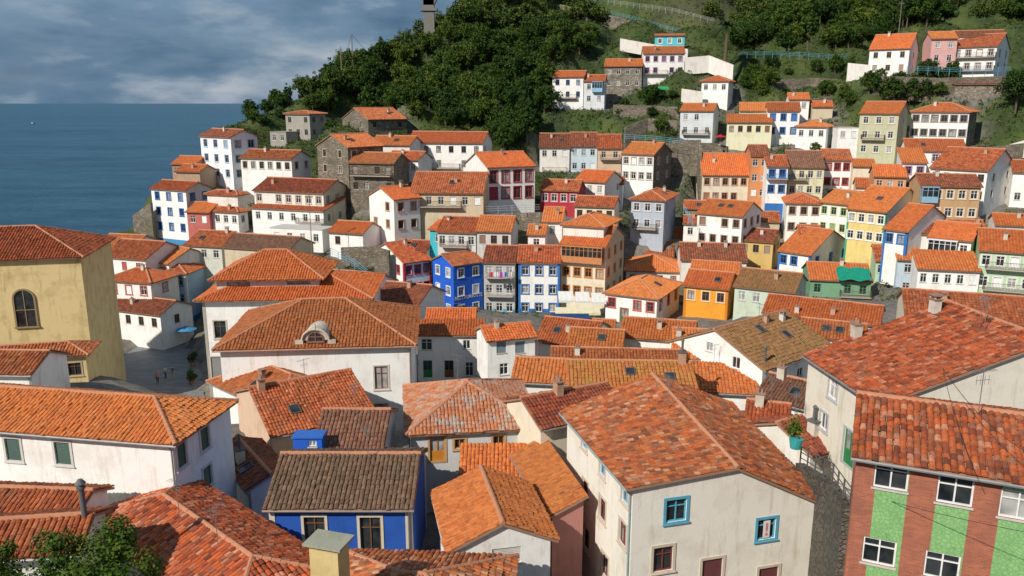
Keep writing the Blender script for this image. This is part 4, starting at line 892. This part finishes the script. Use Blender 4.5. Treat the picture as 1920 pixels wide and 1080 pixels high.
scatter(FP4,8,2.6,[3,0],.6,.9,'small bushy tree right of the pyramid roofed house','bushy trees by the pyramid roofed house',(180,215))
scatter(FP5,10,3.,[3,1],.55,.9,'small wind shaped tree on the seaward slope','trees on the seaward slope',(170,220))
scatter([(1140,165),(1280,175),(1275,262),(1170,240)],14,2.8,[3,3,0],.45,.8,'low bushy tree on the terraces below the upper hillside houses','bushy trees on the middle terraces',(160,200))
scatter([(1390,120),(1600,120),(1590,200),(1480,185),(1380,205)],18,3.,[3,3,1],.4,.75,'low bushy tree on the scrub slope right of the palm tree','bushy trees on the scrub slope',(170,215))
scatter([(1640,100),(1920,110),(1930,180),(1640,160)],12,3.,[3,1],.4,.7,'low bushy tree below the top right houses','bushy trees below the top right houses',(160,190))
scatter(FP1,350,3.1,[0,1,2,4,0,2],.8,1.25,'dark broadleaf tree in the dense wood covering the headland','trees of the headland wood',(160,310),(-75,60),indiv=132)
scatter(FP2,470,3.5,[0,1,2,3,4],.95,1.45,'dark broadleaf tree in the wood above the top right houses','trees of the upper right wood',(190,350),(10,190),N=36000,indiv=64)
for (px,py,Y,s,v,lb) in [(620,250,176,.8,3,'small tree right of the unfinished concrete house'),(1905,200,160,1.0,2,'bright green tree at the right edge beside the paired window house'),(262,420,148,.6,3,'scrubby tree clinging to the cliff left of the tall blue trimmed house'),(570,180,214,.9,0,'rounded tree on the skyline above the sea'),(540,200,206,.7,4,'slim tree on the skyline nearest the sea'),(1530,285,160,.5,3,'little tree behind the red painted panels'),(1480,300,162,.4,3,'little tree between the upper row and the stepped cluster')]:
    q=at(px,py,Y); ttree(q.x,q.y,q.z,s,v,lb,None)
tag(link('woodland',leafmesh('woodland',np.concatenate(STUFFC),np.concatenate(STUFFR),20,.32,leafmat('far_foliage',(.010,.024,.005),(.038,.075,.011),(.11,.135,.025)))),'far dark green woodland filling the hilltop behind the nearer trees','woodland',kind='stuff')
N=150000; X=nr.uniform(-85,150,N);Yv=nr.uniform(105,310,N); pxs=960+F*X/(Yv); keep=(pxs>420)&(pxs<1980); X,Yv=X[keep],Yv[keep]
q=nr.rand(len(X))<np.where(Yv>140,.48,.1); X,Yv=X[q],Yv[q]; D=hdist(X,Yv); Zc=terr(X,Yv); k=(D>1.3)&(Zc>3); X,Yv,Zc=X[k],Yv[k],Zc[k]
um=leafmesh('undergrowth',np.stack([X,Yv,Zc+.15],1),nr.uniform(.25,.95,len(X)),11,.19,leafmat('scrub',(.016,.034,.007),(.05,.085,.014),(.13,.14,.035)),.7)
tag(link('undergrowth',um),'low scrub and grass covering the hillside between houses','undergrowth',kind='stuff')
P0=at(120,1050,15); P0.z-=.2
cs_=np.array([(P0.x+nr.uniform(-1.9,1.5),P0.y+nr.uniform(-1.4,1.2),P0.z+nr.uniform(-1.9,.35)) for _ in range(150)])-np.array([P0.x,P0.y,P0.z-3])
e=empty('bush',(P0.x,P0.y,P0.z-3),0,'leafy yellow green treetop in the bottom left corner','bush')
link('crown',leafmesh('crown',cs_,nr.uniform(.2,.42,150),240,.045,LEAFY),e)
t=MB()
for k in range(14): t.tube((0,0,-2),tuple(cs_[k]),.09,.02,6)
t.build('trunk',[BARK],e)
e=empty('palm_tree',PALM,0,'tall palm tree with drooping fronds above the white terraces','palm tree')
t=MB(); t.tube((0,0,-2),(.1,0,7.2),.45,.36,9); t.build('trunk',[BARK],e)
PLM=leafmat('palm_leaf',(.03,.05,.015),(.06,.09,.02),(.11,.13,.04))
for k in range(38):
    an=k*2.4; el=rnd.uniform(-.3,1.2); L=rnd.uniform(3.8,5.0); f=MB(); pts=[]
    for j in range(9):
        s=j/8*L; pts.append(Vector((s*math.cos(el)*math.cos(an),s*math.cos(el)*math.sin(an),7.2+s*math.sin(el)-.15*s*s)))
    for j in range(8):
        d=(pts[j+1]-pts[j]).normalized(); sd=d.cross(Vector((0,0,1))).normalized()*.6*(1-.6*j/8)
        f.tube(pts[j],pts[j+1],.035,.03,4,0,False)
        for s in(-1,1):
            for u in (0,.25,.5,.75):
                a=pts[j].lerp(pts[j+1],u); f.add([a,a+d*.16,a+sd*s+d*.35-Vector((0,0,.25))],[(0,1,2)])
    f.build('frond',[PLM],e)
# ================================================================ railings, poles
def rail(label,pts,col,h=1.05,step=2.,cat='railing'):
    P=[at(*p) for p in pts]; e=empty('railing',P[0],0,label,cat); mb=MB(); O=P[0]; pm_=MB(); pm_.box(-.035,.035,-.035,.035,-.6,h,0); pme=pm_.mesh('post',[plain(col,.5)])
    for i in range(len(P)-1):
        a,b=P[i]-O,P[i+1]-O
        for z in (h,h*.66,h*.33): mb.tube(a+Vector((0,0,z)),b+Vector((0,0,z)),.03,.03,5)
        L=(b-a).length; n=max(1,int(L/step))
        for k in range(n): o=link('post',pme,e); o.location=a.lerp(b,k/n)
    mb.build('rail',[plain(col,.5)],e)
RB=(.12,.38,.55)
rail('blue railing along the path above the palm tree',[(1385,104,206),(1480,106,206),(1590,112,204)],RB)
rail('blue railing climbing the zigzag path at the top of the hill',[(1080,14,262),(1180,36,254),(1250,56,248),(1330,74,238)],RB)
rail('pale railing along the upper path in the wood',[(1140,6,262),(1260,22,256),(1340,42,250)],(.5,.5,.45))
rail('blue railing in front of the top right houses',[(1700,134,171),(1800,138,169),(1895,136,167)],RB)
rail('blue railing below the row under the wood',[(1170,262,160),(1230,266,158),(1282,272,156)],RB)
rail('blue stair railing right of the pale blue grey house',[(1282,395,133),(1300,430,128)],RB)
rail('white railing at the back edge of the paved square',[(300,632,112),(355,632,112)],(.75,.75,.73))
rail('grey railing on the stone terrace right of the beige house',[(908,400,127.5),(1012,396,127.5)],(.4,.4,.4))
rail('blue stair railing below the gable cottage',[(620,478,117),(665,500,112),(690,520,110)],RB)
rail('dark railing on the lane wall beside the brick house',[(1500,868,44),(1560,905,38),(1592,955,32.5)],(.12,.12,.12),step=1.5)
def pole(label,px,py0,py1,Y,r=.12):
    b=at(px,py1,Y); t_=at(px,py0,Y); m=MB(); m.tube((0,0,-3),(0,0,t_.z-b.z),r,r*.6,8); m.box(-.6,.6,-.05,.05,t_.z-b.z-.8,t_.z-b.z-.65)
    o=m.build('utility_pole',[plain((.2,.17,.14),.8)]); o.location=b; tag(o,label,'pole'); return Vector((b.x,b.y,t_.z))
pA=pole('left of the two wooden poles on the skyline',641,88,140,215,.2); pB=pole('right and taller leaning pole on the skyline with stay wires',662,64,132,222,.2)
pole('thin mast rising in front of the long cream house',585,360,470,118,.08)
pole('thin pole on the hill above the brown shuttered house',1686,0,52,195,.12)
def wire(label,p,q,sag,r=.02):
    mb=MB(); n=14; pr=None
    for i in range(n+1):
        t=i/n; v=p.lerp(q,t); v.z-=sag*4*t*(1-t)
        if pr is not None: mb.tube(pr,v,r,r,4,0,False)
        pr=v
    tag(mb.build('overhead_cable',[plain((.04,.04,.04),.6)]),label,'cable')
wire('cable sagging across the right edge roofs',at(1768,690,33),at(1990,880,24),.6,.012)
wire('cable running past the green panelled facade',at(1540,900,33),at(1990,1010,23),.2,.012)
wire('cable hanging down over the roof of the brick house',at(1768,690,33),at(1830,890,26.5),.3,.012)
wire('stay wire from the tall skyline pole to the wood',pB,at(700,108,222),.2,.05)
wire('stay wire on the left of the tall skyline pole',pB,at(640,128,222),.2,.05)
q=PIER; m=MB(); m.box(-1.5,1.5,-1.,1.,-8,15,0); m.box(-2.4,2.4,-1.4,1.4,9.4,10.2,0); m.add([(-1.5,-1.,11),(1.5,-1.,11),(4,-1.,16),(-4,-1.,16),(-1.5,1.,11),(1.5,1.,11),(4,1.,16),(-4,1.,16)],[(0,1,2,3),(4,5,6,7),(0,3,7,4),(1,2,6,5),(3,2,6,7)],0)
e=empty('viaduct',q,0,'grey concrete viaduct pier on the skyline of the headland','viaduct'); m.build('pier',[plain((.20,.19,.17),.9)],e)
m=MB(); m.add([(-9,-6,16.5),(9,6,17.5),(9,9,17.5),(-9,-3,16.5),(-9,-6,18),(9,6,19),(9,9,19),(-9,-3,18)],[(0,1,2,3),(4,5,6,7),(0,1,5,4),(3,2,6,7),(0,3,7,4),(1,2,6,5)],0); m.build('deck',[plain((.24,.22,.2),.9)],e)
def arch(name,w,h,col,parent,loc,rz,label=None,pr=.12,ring=.18):
    n=12; mb=MB(); r=w/2
    def outline(k): return [(-r-k,0)]+[(-(r+k)*math.cos(math.pi*i/n),h-r+(r+k)*math.sin(math.pi*i/n)) for i in range(n+1)]+[(r+k,0)]
    a,b=outline(0),outline(ring)
    vs=[(x,-pr,z) for x,z in a]+[(x,-pr,z) for x,z in b]+[(x,.0,z) for x,z in a]+[(x,.0,z) for x,z in b]; L=len(a)
    fs=[]
    for i in range(L-1): fs+=[(i,i+1,L+i+1,L+i),(L+i,L+i+1,3*L+i+1,3*L+i),(i,i+1,2*L+i+1,2*L+i)]
    mb.add(vs,fs); mb.box(-.04,.04,-.08,-.02,0,h,0); mb.box(-r,r,-.08,-.02,h*.45,h*.45+.07,0); mb.box(-r-ring-.1,r+ring+.1,-pr-.08,-.003,-.15,0,0)
    o=mb.build(name,[stucco(col,.3)],parent,label); o.location=loc; o.rotation_euler.z=rz
    p=MB(); p.add([(x,-.02,z) for x,z in a],[tuple(range(L))]); p.build('pane',[glass(0)],o); return o
s,z=hc.hit(0,52,612); arch('arched_window',1.9,4.0,(.30,.22,.12),hc.root,(-s,-.003,z),0)
P_=at(592,640,69.3); M=Matrix.Translation(hm.root.location)@Matrix.Rotation(hm.root.rotation_euler.z,4,'Z'); L_=M.inverted()@P_
dm=MB(); n=12
vs=[];
for y in (0,3.6):
    vs+=[(-1.15*math.cos(math.pi*i/n),y,.1+1.0*math.sin(math.pi*i/n)) for i in range(n+1)]
dm.add(vs,[(i,i+1,n+2+i,n+1+i) for i in range(n)]+[tuple(range(n+1))],0)
for i in range(n):
    a=Vector((-1.22*math.cos(math.pi*i/n),-.1,.1+1.05*math.sin(math.pi*i/n)));b=Vector((-1.22*math.cos(math.pi*(i+1)/n),-.1,.1+1.05*math.sin(math.pi*(i+1)/n))); dm.tube(a,b,.11,.11,6)
dm.box(-1.8,-1.1,-.2,.1,-.2,.15,0);dm.box(1.1,1.8,-.2,.1,-.2,.15,0)
dm.tube((0,-.1,1.15),(0,-.1,1.7),.13,.05,8)
o=dm.build('dormer',[stucco((.55,.5,.42),.8)],hm.roof); o.location=L_
arch('window',1.25,.8,(.25,.12,.08),hm.root,L_+Vector((0,-.05,.05)),0,pr=.06,ring=.08)
q=at(617,1030,29.5); M=Matrix.Translation(hA.root.location)@Matrix.Rotation(hA.root.rotation_euler.z,4,'Z')
m=MB(); m.box(-.65,.65,-.45,.45,-2.2,.15,0); m.box(-.85,.85,-.62,.62,.35,.45,1)
for x in(-.5,.32):
    for y in(-.35,.17): m.box(x,x+.18,y,y+.18,.15,.35,0)
o=m.build('chimney',[stucco((.62,.48,.22)),stucco((.33,.33,.25))],hA.roof,'wide yellow chimney with mossy slab cap'); o.location=M.inverted()@q; o.rotation_euler.z=R(25)
def text(s,size,mat,parent,loc,rot,name='lettering'):
    cu=bpy.data.curves.new(name,'FONT'); cu.body=s; cu.size=size; cu.extrude=.01; cu.align_x='CENTER'; cu.materials.append(mat)
    tmp=bpy.data.objects.new('t',cu); COL.objects.link(tmp); dg=bpy.context.evaluated_depsgraph_get(); me=bpy.data.meshes.new_from_object(tmp.evaluated_get(dg)); bpy.data.objects.remove(tmp)
    o=link(name,me,parent); o.location=loc; o.rotation_euler=rot; return o
text('RESTAURANTE',.75,plain(WHT),hbl.root,(.03,hbl.wr*.5,2.6),(R(90),0,R(90)))
s,z=hb.hit(1,1437,992)
m=MB(); m.box(s-.2,s+.2,-.02,.0,z-.5,z+.5,0); o=m.build('notice',[plain((.78,.75,.74))],hb.root); o.rotation_euler.z=math.pi/2; o.location=(0.0,0,0)
text('SE VENDE',.17,plain((.5,.02,.02)),hb.root,(.025,s+.06,z),(R(90),R(-90),R(90)))
m=MB(); Wn=hn.wl*.55
nx_=14
vs=[]
for j in range(7):
    for i in range(nx_+1): vs.append((-Wn*i/nx_-.2,-1.1+j*.45+.08*math.sin(i*1.3+j),hn.H+.3+j*.22+.12*math.sin(i*.9+j*1.7)))
m.add(vs,[(j*(nx_+1)+i,j*(nx_+1)+i+1,(j+1)*(nx_+1)+i+1,(j+1)*(nx_+1)+i) for j in range(6) for i in range(nx_)])
m.build('netting',[plain((.0,.25,.16),.8)],hn.root)
def awning(label,px0,py0,px1,Y,col,dep=2.2,drop=.8,cat='awning'):
    a=at(px0,py0,Y);b=at(px1,py0,Y); m=MB(); n=6; O=a.copy(); b=b-a; 
    vs=[]
    for i in range(n+1):
        x=b*(i/n); vs+=[x,x+Vector((0,-dep,-drop+ .03*(i%2))),x+Vector((0,-dep,-drop-.3))]
    m.add(vs,[f for i in range(n) for f in ((3*i,3*i+1,3*i+4,3*i+3),(3*i+1,3*i+2,3*i+5,3*i+4))])
    e=empty('awning',O,0,label,cat); m.build('canopy',[plain(col,.8)],e)
    f=MB(); f.tube((0,-dep,-drop),(0,-.0,-1.4),.03,.03,5); f.tube(b+Vector((0,-dep,-drop)),b+Vector((0,0,-1.4)),.03,.03,5); f.build('frame',[plain((.3,.3,.3),.4)],e)
awning('left white awning at the foot of the orange tower',1046,546,1074,109,(.75,.74,.7));awning('middle white awning at the foot of the orange tower',1078,547,1104,109,(.75,.74,.7));awning('right white awning at the foot of the orange tower',1108,549,1134,109,(.75,.74,.7))
awning('yellow edged white terrace awning below the orange tower',1040,576,1124,104,(.75,.68,.45),1.6,.4)
awning('dark blue awning in front of the white and blue house',1036,588,1104,99,(.01,.05,.16),3,.8)
awning('green awning beside the white garden wall high on the hill',1222,162,1252,192,(.03,.35,.12),2,.5)
def parasol(label,q,col,r=1.5,h=2.3):
    e=empty('parasol',q,0,label,'parasol'); m=MB(); n=8
    vs=[(0,0,h+.5)]+[(r*math.cos(2*math.pi*i/n),r*math.sin(2*math.pi*i/n),h) for i in range(n)]
    m.add(vs,[(0,i+1,(i+1)%n+1) for i in range(n)]); m.build('canopy',[plain(col,.8)],e)
    m=MB(); m.tube((0,0,0),(0,0,h+.45),.03,.03,6); m.tube((0,0,0),(0,0,.08),.28,.28,10); m.build('pole',[plain((.6,.6,.6),.4)],e)
parasol('cream parasol by the white railing of the square',atz(338,640,PZ),(.7,.66,.5)); parasol('blue parasol beside the cream one on the square',atz(352,646,PZ),(.05,.25,.5))
parasol('bright red parasol above the stone terrace wall',at(1350,272,163),(.6,.01,.02),1.2,1.6)
for i,(px,py,lb) in enumerate([(362,686,'round potted shrub on the square beside the arched doorway'),(361,720,'lower round potted shrub on the square')]):
    q=atz(px,py,PZ); e=empty('potted_shrub',q,0,lb,'potted shrub'); m=MB(); m.tube((0,0,0),(0,0,.5),.35,.45,12); m.build('pot',[plain((.3,.2,.15),.8)],e)
    c=nr.normal(0,.25,(10,3))+np.array([0,0,1.1]); link('foliage',leafmesh('foliage',c,nr.uniform(.3,.45,10),40,.13,LEAF),e)
q=at(1493,822,43); e=empty('potted_plant',q,0,'leafy plant in a turquoise pot right of the big cream house','potted plant'); m=MB(); m.tube((0,0,-.6),(0,0,0),.3,.4,12); m.build('pot',[plain((.05,.4,.4),.4)],e)
c=nr.normal(0,.22,(12,3))+np.array([0,0,.45]); link('foliage',leafmesh('foliage',c,nr.uniform(.25,.4,12),60,.08,LEAFY),e)
q=atz(61,233,0); e=empty('boat',q,.3,'tiny white and red boat far out on the sea','boat'); m=MB()
m.add([(-4,-1.2,1.2),(-4,1.2,1.2),(3,1.3,1.3),(3,-1.3,1.3),(6,0,1.9),(-3.6,0,-.3),(3.5,0,-.3)],[(0,3,6,5),(1,2,6,5),(3,4,6),(2,4,6),(0,1,5),(0,3,4,2,1)]); m.build('hull',[plain((.6,.08,.05))],e)
m=MB(); m.box(-2,1,-.9,.9,1.3,3,0); m.box(-2.2,1.2,-1,1,3.02,3.15,0); m.build('cabin',[plain(WHT)],e)
def skin(name,pts,edges,rads,mat,parent,sub=1):
    me=bpy.data.meshes.new(name); me.from_pydata(pts,edges,[]); me.materials.append(mat); o=link(name,me,parent)
    md=o.modifiers.new('s','SKIN'); 
    me.skin_vertices.new() if len(me.skin_vertices)==0 else None
    for i,r in enumerate(rads): me.skin_vertices[0].data[i].radius=(r,r)
    me.skin_vertices[0].data[0].use_root=True
    s=o.modifiers.new('u','SUBSURF'); s.levels=sub; s.render_levels=sub; return o
def person(label,px,py,shirt,trs,stride,rz,hairc=(.05,.03,.02)):
    q=atz(px,py,PZ); e=empty('person',q,rz,label,'person'); k=stride
    P=[(0,0,.95),(0,0,1.15),(0,0,1.38),(0,0,1.48),(0,-.01,1.60),(0,-.01,1.70)]; r=[.13,.12,.14,.055,.085,.07]; E=[(0,1),(1,2),(2,3),(3,4),(4,5)]
    P.append((0,-.11,1.61)); r.append(.018); E.append((4,6))
    for s in(-1,1):
        a=len(P); P+=[(.18*s,0,1.40),(.24*s,.06*k*s,1.14),(.26*s,-.08*k*s-.05,.9),(.265*s,-.09*k*s-.06,.82)]; r+=[.055,.042,.03,.026]; E+=[(2,a),(a,a+1),(a+1,a+2),(a+2,a+3)]
        for j in range(5):
            b=len(P); x=.265*s; y=-.09*k*s-.06+(j-2)*.017; l=(.05,.075,.08,.075,.06)[j]
            P+=[(x,y,.82-l*.5),(x-.01*s,y,.82-l)]; r+=[.009,.007]; E+=[(a+3,b),(b,b+1)]
        a=len(P); P+=[(.09*s,0,.88),(.1*s,-.12*k*s-.03,.48),(.1*s,-.22*k*s+(.06 if k*s<0 else 0),.09),(.1*s,-.22*k*s-.14,.04)]; r+=[.085,.055,.038,.035]; E+=[(0,a),(a,a+1),(a+1,a+2),(a+2,a+3)]
    skin('body',P,E,r,plain((.5,.3,.22),.6),e)
    S=[(0,0,.98),(0,0,1.15),(0,0,1.36),(0,0,1.43)];sr=[.15,.145,.16,.08];SE=[(0,1),(1,2),(2,3)]
    for s in(-1,1): a=len(S); S+=[(.18*s,0,1.40),(.22*s,.03*k*s,1.22)]; sr+=[.075,.065]; SE+=[(2,a),(a,a+1)]
    skin('shirt',S,SE,sr,plain(shirt,.9),e)
    T=[(0,0,.97)];tr_=[.15];TE=[]
    for s in(-1,1): a=len(T); T+=[(.09*s,0,.86),(.1*s,-.12*k*s-.03,.48),(.1*s,-.22*k*s+(.06 if k*s<0 else 0),.12)]; tr_+=[.105,.075,.06]; TE+=[(0,a),(a,a+1),(a+1,a+2)]
    skin('trousers',T,TE,tr_,plain(trs,.9),e)
    skin('hair',[(0,.02,1.72),(0,.06,1.62)],[(0,1)],[.085,.07],plain(hairc,.8),e)
person('person in a pink top walking at the left of the group on the square',296,719,(.6,.2,.3),(.05,.06,.1),1,R(200))
person('person in white top and dark trousers in the middle of the group on the square',311,711,(.7,.7,.68),(.04,.04,.05),.6,R(150))
person('person in blue top with pale trousers at the right of the group',326,710,(.08,.2,.5),(.45,.42,.36),1,R(-20))
person('person in dark clothes standing near the church wall',215,712,(.06,.06,.08),(.05,.05,.07),.3,R(60))
def laundry(label,px,py,Y,wd,cols):
    q=at(px,py,Y); e=empty('clothes_line',q,0,label,'laundry'); m=MB(); m.tube((0,0,0),(wd,0,0),.012,.012,4); m.build('line',[plain((.6,.6,.6))],e)
    n=len(cols)
    for i,c in enumerate(cols):
        x=wd*(i+.15)/n; w=wd/n*.7; h=rnd.uniform(.5,.9); m=MB(); K=5
        m.add([(x+w*j/K,.05*math.sin(j*1.7+i),-.01) for j in range(K+1)]+[(x+w*j/K,.09*math.sin(j*1.9+i),-h) for j in range(K+1)],[(j,j+1,K+2+j,K+1+j) for j in range(K)]); m.build('garment',[plain(c,.9)],e)
laundry('laundry hanging on the balcony right of the blue restaurant',916,510,112,3.6,[(.6,.05,.1),(.7,.7,.7),(.5,.1,.4),(.1,.2,.5),(.7,.6,.6)])
laundry('laundry hanging beside the brown mossy roofed gable house',1462,728,60,2.6,[(.7,.7,.7),(.05,.1,.3),(.6,.6,.65),(.3,.05,.05)])
# ================================================================ light, sky, camera
SD=Vector((-.54,-.58,.60)).normalized()
L=bpy.data.lights.new('sun','SUN'); L.energy=4.6; L.angle=R(.6); L.color=(1,.935,.84); lo=bpy.data.objects.new('sun',L); lo.rotation_euler=(-SD).to_track_quat('-Z','Y').to_euler(); COL.objects.link(lo)
w=bpy.data.worlds.new('World'); scn.world=w; w.use_nodes=True; nt=w.node_tree; bg=nt.nodes['Background']
sk=nd(nt,'ShaderNodeTexSky',sky_type='NISHITA'); sk.sun_disc=False; sk.sun_elevation=math.asin(SD.z); sk.sun_rotation=math.atan2(SD.x,SD.y); sk.altitude=40
tc=nd(nt,'ShaderNodeTexCoord'); sp=nd(nt,'ShaderNodeVectorMath',{0:tc.outputs['Generated'],1:(1.,1.,3.)},operation='MULTIPLY')
n1=nd(nt,'ShaderNodeTexNoise',{'Vector':sp.outputs[0],'Scale':3.6,'Detail':9.,'Roughness':.55,'Distortion':.2})
n2=nd(nt,'ShaderNodeTexNoise',{'Vector':sp.outputs[0],'Scale':6.5,'Detail':9.,'Roughness':.56})
cl=ramp(nt,n2.outputs[0],[(.32,(.8,1.6,2.6)),(.48,(1.4,2.3,3.4)),(.56,(2.6,3.4,4.3)),(.68,(4.6,5.1,5.7))])
fc_=ramp(nt,n1.outputs[0],[(.36,(.35,)*3),(.54,(.97,)*3)])
c=mix(nt,fc_,mix(nt,.5,sk.outputs[0],(.9,2.2,4.4)),cl)
nt.links.new(c,bg.inputs['Color']); bg.inputs['Strength'].default_value=.095
cam=bpy.data.cameras.new('camera'); cam.sensor_width=36; cam.lens=36*F/1920; cam.clip_end=90000; cam.clip_start=.5
co=bpy.data.objects.new('camera',cam); co.location=(0,0,CZ); co.rotation_euler=(R(90)-PT,0,0); COL.objects.link(co); scn.camera=co
scn.view_settings.view_transform='Standard'; scn.view_settings.look='None'; scn.view_settings.exposure=0
